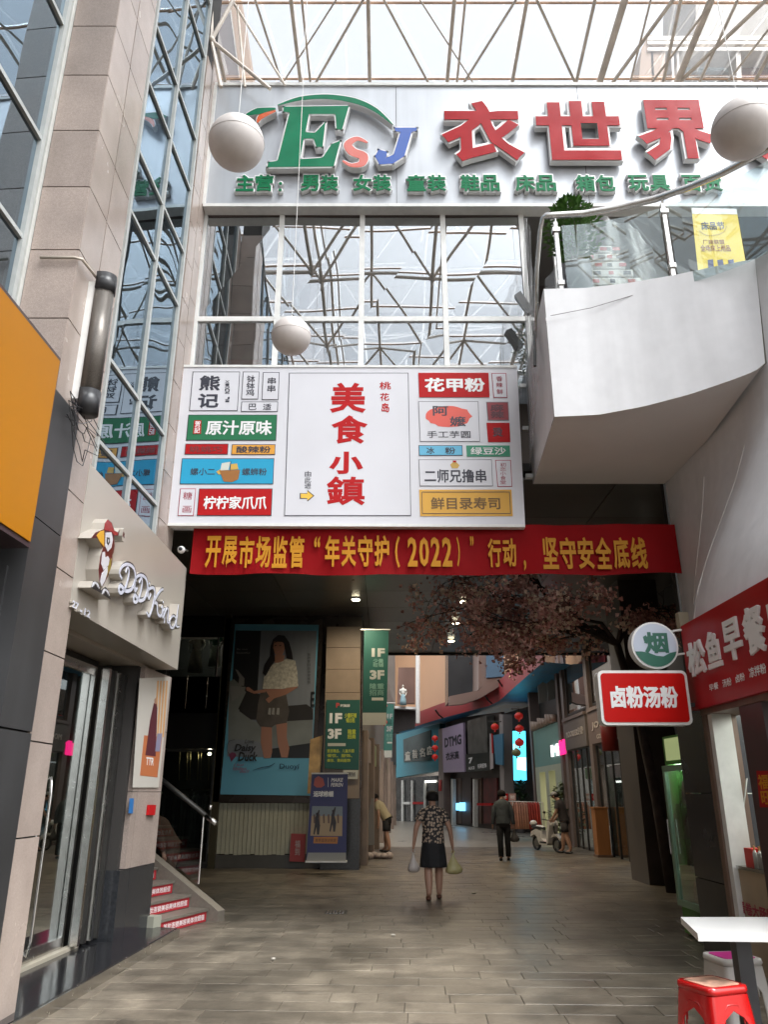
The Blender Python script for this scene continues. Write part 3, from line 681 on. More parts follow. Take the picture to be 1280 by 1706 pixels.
for x, y in ((340, 882), (1110, 884)):
    pass
# cctv
cc = thing('security_camera', 'small white dome security camera at corner under the signboard', 'camera', (-2.8, 9.9, 4.7))
q = P(302, 916, 9.9)
part('housing', cc, lambda m: m.ell(q, (.05, .06, .05), alu_w), True); part('lens', cc, lambda m: m.ell(q+Vector((0, -.05, 0)), (.028, .02, .028), black_m), True); part('bracket', cc, lambda m: m.tube([q+Vector((0, .3, .08)), q+Vector((0, .05, .02))], .015, alu_w))
# ============================================================ WHITE CURVED BALCONY AND COLUMN
bal = thing('curved_balcony', 'white rendered curved balcony flowing down into a flared column', 'balcony', (3.3, 9, 0))
plan = [(1.99, 8.10), (2.5, 8.08), (3.0, 7.98), (3.5, 7.83), (3.95, 7.66), (4.36, 7.52)]
zb = [5.73, 5.745, 5.80, 5.88, 5.98, 6.10]
top = 7.50
def tpoint(i):  # top edge leans out slightly
    x, y = plan[i]; return Vector((x*1.0+.0, y, top))
f_m = MB()
NB = 24
def lerp_list(L, t):
    s_ = t*(len(L)-1); i = min(int(s_), len(L)-2); u = s_-i
    a, b = L[i], L[i+1]
    return a*(1-u)+b*u if not isinstance(a, tuple) else tuple(a[k]*(1-u)+b[k]*u for k in range(len(a)))
bot, tp = [], []
for i in range(NB+1):
    t = i/NB; x, y = lerp_list(plan, t); z = lerp_list(zb, t); bot.append(Vector((x-(.0 if t < .9 else .12*(t-.9)*10), y, z))); tp.append(Vector((x, y, top)))
f_m.loft([bot, [b*.5+c*.5 for b, c in zip(bot, tp)], tp], render_w, closed=False)
f_m.loft([tp, [v+Vector((.05, .14, 0)) for v in tp]], render_w, closed=False)
f_m.loft([[v+Vector((.05, .14, 0)) for v in tp], [v+Vector((.05, .14, -.3)) for v in tp]], render_w, closed=False)
obj('fascia', f_m, bal, True)
part('side_panel', bal, lambda m: m.add([Vector((1.985, 8.10, 5.73)), Vector((2.12, 10.2, 5.73)), Vector((2.12, 10.2, 7.5)), Vector((1.985, 8.10, 7.5))], [(3, 2, 1, 0)], render_w))
# soffit: bottom edge to back edge, blending to wall
sof = MB(); back = []
for i in range(NB+1):
    t = i/NB; back.append(Vector((2.12+1.88*min(1, t*1.25), 10.18-(0 if t < .8 else (t-.8)*5*.9), 5.73)) if t < .8 else Vector((4.0+(t-.8)*5*.12, 10.18-(t-.8)*5*1.2, 5.73+(t-.8)*5*.1)))
sof.loft([bot, [b*.6+c*.4 for b, c in zip(bot, back)], back], M('soffit_render', (.68, .64, .61), .5, noise=(1, .06)), closed=False); obj('soffit', sof, bal, True)
# column + wall with flare : loft of plan polylines over height
def colplan(z):
    t = max(0, min(1, (z-3.2)/2.7)); e = t*t*(3-2*t)
    low = [(4.0, 10.2), (3.93, 9.85), (3.78, 9.4), (3.62, 9.05), (3.52, 8.75), (3.46, 8.2), (3.44, 7.2), (3.42, 5.2)]
    hi = [(4.0, 10.2), (4.05, 9.7), (4.12, 9.1), (4.2, 8.6), (4.25, 8.1), (4.26, 7.52), (4.75, 6.6), (5.6, 5.2)]
    return [Vector((a[0]*(1-e)+b[0]*e, a[1]*(1-e)+b[1]*e, z)) for a, b in zip(low, hi)]
cz = [0, 1.5, 3.0, 3.3, 3.7, 4.1, 4.5, 4.9, 5.3, 5.6, 5.9, 6.1]
cm = MB(); cm.loft([colplan(z) for z in cz[3:]], render_w, closed=False); cm.loft([[Vector((4.35, 10.25, z)), Vector((4.3, 9.6, z)), Vector((4.3, 9.55, z))] for z in (0, 3.35)], joint, closed=False)
hi = colplan(6.1); cm.loft([hi[5:], [Vector((v.x+.1, v.y, 7.5)) for v in hi[5:]]], render_w, closed=False)
obj('flared_column', cm, bal, True)
for i in (2, 4):
    mb = MB(); mb.tube([colplan(z)[i]+Vector((-.002, -.002, 0)) for z in (3.4, 3.8, 4.2, 4.6, 5.0, 5.4)], .006, M('seam_pale', (.72, .70, .68), .5), 4); obj('panel_seam', mb, bal)
mb = MB(); mb.tube([P(918, 526, 8.06)+Vector((0, -.0, 0)), P(985, 513, 8.04), P(1055, 492, 7.97)], .004, M('crack_dark', (.15, .14, .14), .8), 4); obj('crack', mb, bal)
part('balcony_floor', bal, lambda m: m.poly(WF, [(2.1, 8.3), (3.9, 7.9), (5.9, 6.6), (8, 6), (8, 10.1), (2.15, 10.1)], 6.9, 7.3, M('office_slab')))
# railing
rl = thing('glass_railing', 'stainless handrail with posts and glass panes along the curved balcony', 'railing', (3.3, 7.9, 7.5))
hp = [(2.12, 8.19), (2.6, 8.15), (3.05, 8.03), (3.45, 7.88), (3.8, 7.68), (4.12, 7.45), (4.52, 7.05), (5.0, 6.5), (5.4, 5.9)]
hr = [Vector((*lerp_list(hp, i/40), 8.7)) for i in range(41)]
lead = [Vector((2.03, 8.9, 7.3)), Vector((2.02, 8.5, 8.1)), Vector((2.05, 8.27, 8.55)), Vector((2.08, 8.2, 8.68))]
part('handrail', rl, lambda m: m.tube(lead+hr, [.03]*4+[.045]*41, steel, 12), True)
for t in (.03, .40, .80):
    x, y = lerp_list(hp, t); mb = MB(); mb.wb(x-.025, y-.0, 7.3, x+.025, y+.05, 8.6, steel); mb.tube([Vector((x, y+.02, 8.55)), Vector((x, y, 8.69))], .015, steel); mb.wb(x-.05, y-.02, 8.44, x+.05, y+.06, 8.50, steel); mb.wb(x-.04, y-.02, 7.62, x+.04, y+.06, 7.68, steel); obj('post', mb, rl)
for t0, t1 in ((.05, .385), (.415, .785), (.815, 1.0)):
    mb = MB(); ring = [Vector((*lerp_list(hp, t0+(t1-t0)*i/8), 0)) for i in range(9)]
    mb.loft([[v+Vector((0, .02, 7.35)) for v in ring], [v+Vector((0, .02, 8.55)) for v in ring]], glass_rail, closed=False); obj('glass_pane', mb, rl)
# things on the balcony
bx_m = M('carton_white', (.55, .53, .50), .6, noise=(6, .25), rand=.12); bx_r = M('carton_red', (.5, .05, .06), .6)
for k in range(11):
    z = 7.42+.135*k; w = .5*(1 if k < 7 else 1-.16*(k-6)); x = 3.02+random.uniform(-.02, .02)
    t = thing('carton', 'flat white carton with red print, number %s from the bottom of the balcony stack' % ['first', 'second', 'third', 'fourth', 'fifth', 'sixth', 'seventh', 'eighth', 'ninth', 'tenth', 'eleventh'][k], 'carton', (x, 9.2, z), 'cartons stacked on the balcony')
    part('box', t, lambda m: m.wb(x-w, 9.0, z, x+w*1.1, 9.5, z+.11, bx_m))
    def pr(m):
        for j in range(4):
            xx = x-w+.12+j*w*.5; m.wb(xx, 8.994, z+.03, xx+.07+.03*(j % 2), 8.9985, z+.085, bx_r if (j+k) % 2 else black_pr)
    part('print', t, pr)
pf = thing('plastic_sheet', 'clear wrinkled plastic sheet draped over the balcony cartons', 'plastic sheet', (3.2, 8.9, 7.3))
def sheet(m, top_pts, bot_pts, nn=16, mm=10, amp=.04, y=8.85):
    rows = []
    for j in range(mm+1):
        r = []
        for i in range(nn+1):
            a = Vector(lerp_list([tuple(p) for p in top_pts], i/nn)); b = Vector(lerp_list([tuple(p) for p in bot_pts], i/nn)); v = a*(1-j/mm)+b*(j/mm)
            v += Vector((.3*amp*math.sin(i*2.2+j), amp*math.sin(i*1.7+.4*j)+amp*.5*math.sin(i*3.1+j*1.3), 0)); r.append(v)
        rows.append(r)
    m.loft(rows, plastic_f, closed=False)
part('sheet', pf, lambda m: sheet(m, [(2.2, 8.85, 8.2), (3.0, 8.9, 9.35), (3.6, 8.9, 9.1)], [(2.1, 8.7, 7.45), (3.0, 8.8, 8.2), (4.0, 8.8, 7.9)]), True)
pf2 = thing('plastic_curtain', 'grey translucent plastic curtain hanging beside balcony left side', 'plastic sheet', (2.0, 9, 5.8))
part('curtain', pf2, lambda m: sheet(m, [(2.20, 10.05, 9.6), (2.06, 9.1, 9.5), (2.02, 8.7, 8.9)], [(2.04, 10.0, 5.85), (1.96, 9.2, 6.0), (1.90, 8.4, 6.4)], amp=.05), True)
part('batten', pf2, lambda m: m.tube([Vector((1.98, 8.75, 7.3)), Vector((1.92, 8.6, 6.7))], .02, dark_m))
lmp = thing('floodlight', 'small grey floodlight tilted beside the facade window corner', 'lamp', (2.0, 9.6, 8.4))
q = P(872, 505, 9.7)
part('housing', lmp, lambda m: m.box(Fr(q, (1, -.3, .6), (-.5, 0, .9)), -.05, -.2, -.06, .06, .16, .06, M('lamp_grey', (.22, .22, .22), .4, metal=.5)))
ybn = thing('balcony_banner', 'yellow advertising banner standing behind the balcony railing', 'banner', (4.6, 8.6, 7.6))
YB = front(8.6)
def yb(m):
    m.ppx(YB, [(1153, 346), (1228, 348), (1244, 440), (1165, 460)], 0, .01, M('banner_yellow', (.80, .58, .03), .5)); m.ppx(YB, [(1153, 346), (1228, 348), (1229.5, 357), (1154, 356)], .01, .012, white_pr)
    m.tpx(YB, '床品节', 1169, 369, 1208, 383, .013, black_pr, bold=.03); m.tpx(YB, '厂商联盟', 1172, 399, 1208, 407, .013, M('banner_brown', (.3, .1, .03), .5), bold=.01); m.tpx(YB, '全场床上用品', 1168, 408, 1218, 419, .013, M('banner_brown'), bold=.02)
    for i, (x, h) in enumerate(((1180, 22), (1196, 12), (1214, 16))): m.ppx(YB, [(x, 433), (x+9, 432), (x+11, 433+h*.8), (x+2, 433+h)], .012, .014, M('banner_navy', (.05, .05, .15), .5))
    m.ribbon(YB, [(1166, 384), (1176, 391), (1190, 392), (1206, 387), (1212, 376)], [.012]*5, .0125, .0135, M('banner_gold', (.5, .33, .02), .5), px=True)
part('print', ybn, yb)
plc = thing('potted_plant', 'bushy green plant in dark pot at left corner of balcony', 'potted plant', (2.5, 8.6, 7.3))
PXc, PYc = 2.60, 8.72
part('pot', plc, lambda m: m.loft([[Vector((PXc+r*math.cos(a), PYc+r*math.sin(a), z)) for a in [i*math.pi/8 for i in range(16)]] for r, z in ((.13, 7.3), (.2, 8.0), (.22, 8.28), (.18, 8.29))], M('pot_grey', (.12, .12, .13), .5)), True)
lv = MB(); lg = M('leaf_green', (.07, .16, .03), .5, noise=(6, .4))
for k in range(800):
    a = random.uniform(0, 6.28); z = random.uniform(8.45, 9.42); r = random.random()**.6*.40*math.sin(math.pi*min(1, (z-8.3)/1.2))
    c0 = Vector((PXc+r*math.cos(a), PYc+r*.8*math.sin(a), z)); d = Vector((math.cos(a)+random.uniform(-.6, .6), math.sin(a)+random.uniform(-.6, .6), random.uniform(-.5, .7))).normalized(); s_ = d.cross(Vector((0, .3, 1))).normalized()*.022
    lv.add([c0, c0+d*.05+s_, c0+d*.1, c0+d*.05-s_], [(0, 1, 2, 3)], lg)
obj('foliage', lv, plc, kind='stuff')
part('stem', plc, lambda m: [m.tube([Vector((PXc, PYc, 8.2)), Vector((PXc+dx, PYc, 9.1))], .01, M('stem_green', (.08, .09, .04), .6), 5) for dx in (-.12, 0, .14)])
# ============================================================ SKY STEEL ROOF
rf = thing('steel_roof', 'steel truss canopy with glazing over the lane between the buildings', 'roof', (1.5, 4, 18))
RZ = 18.0
pys = [14.25-1.95*k for k in range(-3, 15)]
bxs = [-3.9, -2.05, -.35, 1.55, 3.15, 5.3, 7.2, 9.1]
for y in pys:
    mb = MB(); mb.tube([Vector((-5.2, y, RZ+.12)), Vector((12, y, RZ+.12))], .03, rust, 6); obj('purlin', mb, rf)
for k, x in enumerate(bxs):
    mb = MB(); r = .085 if x in (5.3, 7.2) else .045; mb.tube([Vector((x, pys[0], RZ)), Vector((x, pys[-1], RZ))], r, truss, 8); obj('beam', mb, rf)
    if k in (1, 3): mb = MB(); mb.tube([Vector((x+.24, pys[0], RZ)), Vector((x+.24, pys[-1], RZ))], .03, truss, 6); obj('beam', mb, rf)
zc = RZ-1.55
for ix, (xa, xb) in enumerate(((-3.9, -.35), (-.35, 3.15), (3.15, 7.2))):
    for k in range(1, 7):
        y = 14.25-3.9*k - 1.95; c_ = Vector(((xa+xb)/2, y, zc))
        for dx in (xa, xb):
            for dy in (y-1.95, y+1.95):
                mb = MB(); mb.tube([c_, Vector((dx, dy, RZ-.05))], .042, truss, 6); obj('strut', mb, rf)
        mb = MB(); mb.ell(c_, (.10, .10, .10), truss, 10, 6); mb.tube([c_-Vector((0, 0, .1)), c_-Vector((0, 0, .35))], .02, truss); obj('node', mb, rf, True)
    mb = MB(); mb.tube([Vector(((xa+xb)/2, 8.4, zc)), Vector(((xa+xb)/2, pys[-1], zc))], .05, truss, 8); obj('lower_chord', mb, rf)
for k in range(1, 7, 2):
    mb = MB(); y = 14.25-3.9*k-1.95; mb.tube([Vector((-5, y, zc)), Vector((11, y, zc))], .05, truss, 8); obj('lower_chord', mb, rf)
for (xa_, xb_, r_) in ((1190, 1085, .03), (1230, 1165, .035), (1320, 1210, .03), (1085, 1050, .025), (560, 470, .02), (700, 790, .018), (425, 470, .03), (605, 525, .03), (640, 715, .03), (860, 772, .03), (895, 960, .035), (992, 960, .04), (1122, 1020, .045), (1135, 1105, .04), (1277, 1130, .05)):
    pa_, pb2 = G(xa_, 0, 17.95), G(xb_, 140, 17.95); mb = MB(); mb.tube([pa_+(pa_-pb2)*.9, pb2+(pb2-pa_)*.3], r_, truss, 6); obj('brace', mb, rf)
for i in range(4):
    for j in range(len(pys)-1):
        mb = MB(); x0 = -5+i*4.1; mb.wb(x0+.02, pys[j+1]+.02, RZ+.16, x0+4.08, pys[j]-.02, RZ+.168, glass_roof); obj('glazing_panel', mb, rf)
# side trusses by the left building
lt_ = thing('wall_truss', 'beige steel tube bracing beside left building above roof sign', 'truss', (-2.7, 9.6, 12.5))
J = P(352, 67, 9.7)
for a, b in (((352, 67), (320, -20)), ((352, 67), (400, -20)), ((352, 67), (368, 145)), ((352, 67), (450, 148)), ((352, 67), (352, -20))):
    mb = MB(); mb.tube([P(*a, 9.7), P(*b, 9.7)], .035, truss, 8); obj('brace', mb, lt_)
for a, b in (((380, -10), (475, 142)), ((395, 10), (408, 145)), ((343, 60), (343, 145))):
    mb = MB(); mb.tube([P(*a, 9.9), P(*b, 9.9)], .022, truss, 6); obj('brace', mb, lt_)
mb = MB(); mb.ell(J, (.07, .07, .07), truss, 10, 6); obj('node', mb, lt_, True)
bb = thing('rear_block', 'brown tall block with tan edge seen above roof sign at left', 'building', (-5, 16, 12))
BBF = front(15)
part('wall', bb, lambda m: m.ppx(BBF, [(356, -60), (372, -60), (402, 160), (340, 160)], -2, 0, M('block_brown', (.045, .022, .018), .7, noise=(.8, .3))))
part('edge_panel', bb, lambda m: m.ppx(BBF, [(375, -60), (392, -60), (425, 160), (404, 160)], -2, .05, M('block_tan', (.24, .13, .06), .6, noise=(.8, .15))))
part('ledge', bb, lambda m: m.ppx(BBF, [(372.5, -60), (374.6, -60), (403.6, 160), (402.4, 160)], -2, .03, truss))
# roofs right: apartment block beyond
ab = thing('apartment_block', 'pale apartment block with enclosed balconies seen above roof sign at right', 'building', (9, 16, 13))
AF = front(16.5)
awal = M('apt_wall', (.30, .265, .23), .6, noise=(.7, .12)); abrn = M('apt_brown', (.28, .16, .09), .6, noise=(1, .15))
part('wall', ab, lambda m: m.ppx(AF, [(1160, -120), (1420, -120), (1420, 60), (1160, 60)], -3, 0, awal))
part('balcony_side', ab, lambda m: m.ppx(AF, [(1064, 145), (1070, 80), (1082, 58), (1110, 60), (1108, 160)], -2, .3, abrn))
for y0, y1 in ((60, 66), (68, 73), (79, 84)):
    mb = MB(); mb.ppx(AF, [(1080, y0), (1420, y0), (1420, y1), (1080, y1)], -.2, .35, truss); obj('balcony_rail', mb, ab)
for x in (1084, 1118, 1127, 1226, 1310):
    mb = MB(); w = 8 if x > 1200 else 4; mb.ppx(AF, [(x, 60), (x+w, 60), (x+w+4, 160), (x+4, 160)], -.2, .3, M('post_beige', (.45, .38, .32), .5)); obj('post', mb, ab)
mb = MB(); mb.ppx(AF, [(1110, 86), (1420, 86), (1420, 160), (1110, 160)], -.5, -.4, glass('apt_glass', (.8, .85, .85), (.35, .38, .38), .3, wave=.02)); obj('window', mb, ab)
mb = MB(); mb.ppx(AF, [(1232, 105), (1420, 103), (1420, 142), (1232, 142)], -.38, -.2, M('apt_maroon', (.14, .02, .02), .6)); obj('awning', mb, ab)
part('room_wall', ab, lambda m: m.ppx(AF, [(1100, 84), (1420, 84), (1420, 170), (1100, 170)], -2, -1.5, awal))
for i in range(9):
    x = 1163+i*15; mb = MB(); mb.tube([P(x, 137, 16.1), P(x+1, 152, 16.1)], .03, alu_w, 6); obj('baluster', mb, ab)
# ============================================================ GLOBES
for (x, y, rp, Yd, lb_) in ((394, 238, 46, 6.2, 'white globe lamp overlapping the left end of the roof sign'), (485, 560, 33, 8.0, 'small white globe lamp hanging before the glass above signboard'), (1240, 214, 51, 5.2, 'white globe lamp at right edge of photo in front of roof sign')):
    c_ = P(x, y, Yd); r = rp/FPX*(c_-CAM).dot(Vector((0, _c, _s)))
    g = thing('globe_lamp', lb_, 'lamp', c_, 'white globe lamps hanging over the lane')
    part('globe', g, lambda m: m.ell(c_, (r, r, r*.99), globe_m, 32, 18), True)
    part('seam', g, lambda m: m.tube([c_+Vector((r*1.001*math.cos(a), r*1.001*math.sin(a), 0)) for a in [2*math.pi*i/48 for i in range(49)]], .0022, M('globe_seam', (.42, .38, .36), .5), 5))
    part('hook', g, lambda m: m.tube([c_+Vector((0, 0, r*1.1)), c_+Vector((.02, 0, r*1.22)), c_+Vector((0, 0, r*1.3))], .006, dark_m, 6))
    part('cap', g, lambda m: m.tube([c_+Vector((0, 0, r*.97)), c_+Vector((0, 0, r*1.12))], .03, alu_w))
    part('wire', g, lambda m: m.tube([c_+Vector((0, 0, r)), c_+Vector((0, 0, 17.9-c_.z))], .004, alu_w, 5))
# ============================================================ STAIRS
st = thing('staircase', 'short stone staircase with red lettered risers rising left beside granite pillar', 'staircase', (-2.9, 11, 0))
stone = M('stair_stone', (.17, .15, .125), .4, noise=[(3, .15), (30, .1)])
redr = M('riser_red', (.42, .02, .03), .4, noise=(2, .12))
SA, SB = Vector((-2.72, 10.52, 0)), Vector((-2.36, 11.55, 0)); su = (SB-SA).normalized(); sdn = Vector((-su.y, su.x, 0)); SL = (SB-SA).length
for k in range(8):
    o_k = SA + sdn*.28*k; F = Fr(o_k, su); z1 = .16*(k+1)          # n faces the foot of the stairs
    part('tread', st, lambda m: m.box(F, -.02, z1-.03, -.32, SL, z1, .015, stone))
    def ris(m):
        m.box(F, -.01, z1-.16, -.27, SL-.01, z1-.031, -.004, M('stair_core', (.12, .11, .1), .6))
        m.box(F, .02, z1-.150, -.003, SL-.03, z1-.034, .0, redr); m.text(F, '美妆连锁美容美体效超值', SL*.5, z1-.092, SL*.86, .07, .0015, .0015, white_pr, bold=.012)
    part('riser', st, ris)
KF = Fr(SB, -sdn)
part('stair_kerb', st, lambda m: m.poly(KF, [(.16, 0), (.16, .13), (.06, .19), (-2.4, 1.60), (-2.4, 0)], -.17, -.002, stone))
part('newel_block', st, lambda m: m.box(Fr(SA, su), -.18, 0, -.12, -.022, .22, .03, M('newel_stone', (.33, .33, .27), .5)))
br = thing('stair_balustrade', 'sloping dark handrail on glass with one steel post beside the stairs', 'handrail', (-2.6, 11.7, .2))
h0 = P(360, 1372, 11.66); h1 = P(280, 1308, 11.98); hd = (h1-h0)
part('handrail', br, lambda m: m.tube([h0, h0+hd*2.4], .034, dark_m, 10), True)
part('rail_cap', br, lambda m: m.tube([h0-hd.normalized()*.005, h0+hd.normalized()*.20], .037, steel, 10), True)
def rz(t): return h0+hd*t
for t in (.25, 1.6):
    q = rz(t); part('post', br, lambda m: m.tube([Vector((q.x, q.y, .3+.55*t)), q-Vector((0, 0, .03))], .014, steel))
part('ball_finial', br, lambda m: m.ell(rz(.16)+Vector((.02, 0, .13)), (.032, .032, .038), steel, 12, 8), True)
part('glass_pane', br, lambda m: m.add([rz(.27)-Vector((0, 0, rz(.27).z-.42)), rz(1.58)-Vector((0, 0, rz(1.58).z-1.15)), rz(1.58)-Vector((0, 0, .08)), rz(.27)-Vector((0, 0, .08))], [(0, 1, 2, 3)], glass_shop))
# ============================================================ PASSAGE LEFT: POSTER WALL AND DARK STORE FRONT
WY = 19.4; PW = front(WY)
pwall = thing('passage_wall', 'dark framed passage wall carrying the big poster over pale corrugated panel', 'wall', (-2.6, WY, 0))
brown = M('brown_metal', (.045, .035, .03), .25, metal=.5, noise=(1.5, .2))
glow = M('lit_strip', (1, .85, .5), .5, emit=.8)
def pwb(m):
    m.wb(-3.95, WY+.02, 0, -.55, WY+.6, 5.86, brown)
    m.wb(-3.95, WY-.04, 0, -1.3, WY+.02, .28, M('plinth_dark', (.06, .055, .045), .4, noise=(2, .2)))
part('wall_panel', pwall, pwb)
part('column_strip', pwall, lambda m: m.wb(-4.02, WY-.12, 0, -3.86, WY+.02, 5.86, M('bronze_strip', (.10, .085, .05), .3, metal=.6)))
a0, b1 = PW.px(352, 1338); a1, b0 = PW.px(517, 1436); b0 = .28
corr = M('corrugated', (.36, .35, .26), .55, noise=[(2, .1), (20, .06)])
npn = 24
for i in range(npn):
    x0 = a0+(a1-a0)*i/npn; x1 = a0+(a1-a0)*(i+1)/npn; mb = MB()
    mb.poly(Fr((0, 0, b0+random.uniform(0, .03)), (1, 0, 0), (0, -1, 0)), [(x0+.004, -WY+.0), (x0+.004, -WY+.035), (x0+.012, -WY+.045), (x1-.012, -WY+.045), (x1-.004, -WY+.035), (x1-.004, -WY+.0)], -1.45, 0, corr) if False else mb.wb(x0+.004, WY-.045-.008*(i % 2), b0+random.uniform(.0, .03), x1-.004, WY-.005, b1, corr)
    obj('corrugated_panel', mb, pwall)
# granite pillar right
for z0, z1 in ((3.9, 4.45), (4.46, 4.98), (4.99, 5.5), (3.1, 3.89), (2.3, 3.09), (1.5, 2.29)):
    mb = MB(); mb.wb(-1.42, WY-.35, z0, -.58, WY+.3, z1, M('column_tile', (.26, .20, .15), .45, noise=(3, .1), rand=.06)); obj('granite_tile', mb, pwall)
part('column_base', pwall, lambda m: m.wb(-1.44, WY-.37, 0, -.56, WY+.3, 1.49, M('black_granite')))
part('reflection_plate', pwall, lambda m: m.ppx(front(WY-.1), [(517, 1232), (538, 1225), (531, 1322), (512, 1322)], 0, .03, M('painted_reflection', (.42, .26, .10), .3, metal=.3, noise=(3, .6))))  # thin plate with a warm reflection painted into its colour
# Big poster
pt = thing('wall_poster', 'tall blue framed fashion poster of a woman beside a grey scooter', 'poster', (-2.6, 19.2, 1.7))
PF2 = front(WY-.12)
def pq(*pts): return [(365+x*.17588, 1030+y*.17588) for x, y in pts]
pblue = M('poster_blue', (.12, .38, .54), .4, noise=(.8, .05)); pgrey = M('poster_grey', (0.181, 0.203, 0.239), .5, streak=((8, 8, .3), .06)); pdark = M('poster_dark', (.012, .013, .015), .4)
pskin = M('poster_skin', (0.348, 0.174, 0.123), .5); phair = M('poster_hair', (.012, .01, .012), .4)
ptop = M('poster_top', (0.493, 0.478, 0.420), .6, noise=(14, .35)); pshort = M('poster_shorts', (0.080, 0.070, 0.065), .6, noise=(5, .2)); pscoot = M('poster_scooter', (0.189, 0.210, 0.210), .4, noise=(1, .25)); pseat = M('poster_seat', (.02, .018, .018), .5)
part('frame', pt, lambda m: m.ppx(PF2, [(376, 1030), (540, 1033), (522, 1338), (354, 1336)], -.08, .0, brown))
def pposter(m):
    F = PF2
    def d(pts, k, mat): m.ppx(F, pq(*pts), .001, .002+.0015*k, mat)
    d([(150, 55), (945, 62), (865, 1680), (10, 1668)], 1, pblue)
    d([(158, 115), (925, 120), (880, 1325), (75, 1310)], 2, pgrey)
    d([(158, 115), (398, 120), (345, 960), (100, 940)], 3, pdark)
    # scooter in the poster
    d([(98, 600), (140, 575), (215, 650), (255, 700), (180, 860), (240, 900), (300, 960), (390, 1000), (640, 975), (880, 925), (878, 1180), (640, 1240), (420, 1180), (250, 1150), (85, 1150), (88, 850)], 4, pscoot)
    d([(255, 700), (400, 720), (390, 960), (300, 960), (190, 880)], 5, pseat)
    d([(640, 830), (830, 815), (888, 860), (890, 960), (640, 975)], 5, pseat)
    d([(500, 1235), (878, 1180), (876, 1325), (495, 1322)], 5, pdark)
    d([(150, 480), (175, 490), (240, 570), (235, 640), (180, 640), (190, 560)], 5, M('poster_mirror', (.2, .2, .2), .3))
    d([(105, 640), (250, 650), (240, 700), (120, 790)], 5, M('poster_fender', (.22, .23, .23), .4))
    # woman
    d([(400, 1010), (500, 1000), (502, 1270), (485, 1325), (425, 1325), (395, 1180)], 6, pskin)
    d([(540, 1000), (645, 990), (640, 1130), (665, 1230), (650, 1320), (590, 1318), (555, 1180)], 6, pskin)
    d([(395, 690), (630, 690), (665, 880), (640, 990), (525, 1010), (500, 1035), (390, 1025), (350, 960), (370, 800)], 7, pshort)
    d([(430, 670), (610, 670), (590, 740), (480, 745)], 8, pskin)
    d([(440, 770), (490, 730), (640, 660), (740, 640), (745, 655), (640, 720), (520, 760), (470, 805)], 9, pskin)
    d([(255, 655), (280, 650), (330, 690), (440, 670), (440, 700), (330, 715), (260, 685)], 9, pskin)
    d([(520, 430), (640, 385), (720, 400), (740, 500), (750, 645), (670, 655), (590, 670), (500, 668), (412, 668), (425, 560), (460, 470)], 10, ptop)
    d([(530, 350), (620, 350), (610, 405), (560, 422), (525, 420)], 11, pskin)
    d([(510, 200), (560, 158), (620, 165), (665, 230), (690, 320), (700, 390), (640, 380), (625, 300), (600, 230), (545, 240), (520, 300), (530, 400), (490, 460), (440, 550), (415, 520), (430, 440), (480, 360), (490, 260)], 12, phair)
    d([(520, 225), (560, 195), (610, 220), (622, 290), (600, 345), (560, 362), (528, 335), (512, 280)], 12.5, pskin)
    d([(516, 236), (560, 186), (618, 210), (628, 260), (600, 225), (555, 222)], 13, phair)
    for x in (533, 578): d([(x-10, 258), (x+10, 252), (x+10, 262), (x-8, 266)], 13.3, phair)
    d([(532, 312), (552, 320), (578, 306), (556, 326)], 13.3, M('poster_lips', (.5, .2, .18), .5))
    for x in (470, 505, 550): d([(x, 850), (x+22, 850), (x+18, 915), (x-8, 910)], 9, M('poster_print', (.3, .3, .29), .5))
    # graphics
    d([(90, 1290), (120, 1270), (150, 1275), (165, 1300), (115, 1360)], 7, M('poster_heart', (.16, .03, .08), .5))
    def tt(b, x0, y0, x1, y1, mat, bold, sh=.2, c=.025):
        (X0, Y0), (X1, Y1) = pq((x0, y0), (x1, y1)); m.tpx(F, b, X0, Y0, X1, Y1, c, mat, bold=bold, shear=sh)
    tt('Love', 245, 1145, 330, 1185, pdark, .0); tt('Daisy', 145, 1190, 350, 1280, pdark, .03); tt('Duck', 180, 1265, 365, 1355, pdark, .03)
    tt('I feel', 140, 1375, 235, 1400, M('poster_pink', (.3, .12, .2), .5), .01); tt('fabulous', 130, 1405, 260, 1440, M('poster_pink'), .01); tt('chic!?', 195, 1435, 285, 1465, M('poster_pink'), .01)
    tt('Duoyí', 572, 1378, 762, 1440, M('poster_navy', (.01, .05, .11), .5), .01, 0)
    m.ribbon(F, pq((320, 1440), (400, 1415), (480, 1400), (530, 1370)), [.01, .02, .02, .01], .02, .022, M('poster_navy'), px=True)
    m.ribbon(F, pq((150, 1150), (90, 1170), (75, 1250), (100, 1290)), [.008]*4, .02, .022, pdark, px=True)
    tt('Be nice', 168, 285, 270, 300, M('poster_text', (.3, .3, .3), .5), 0, 0); tt('Beautiful', 165, 318, 290, 335, M('poster_text'), 0, 0)
    for i in range(9): tt('我的夏日出游穿搭'[i % 8], 838, 330+i*33, 866, 355+i*33, M('poster_dim', (.06, .07, .08), .5), 0, 0)
    tt('E', 870, 695, 905, 840, pdark, .02, 0)
part('print', pt, pposter)
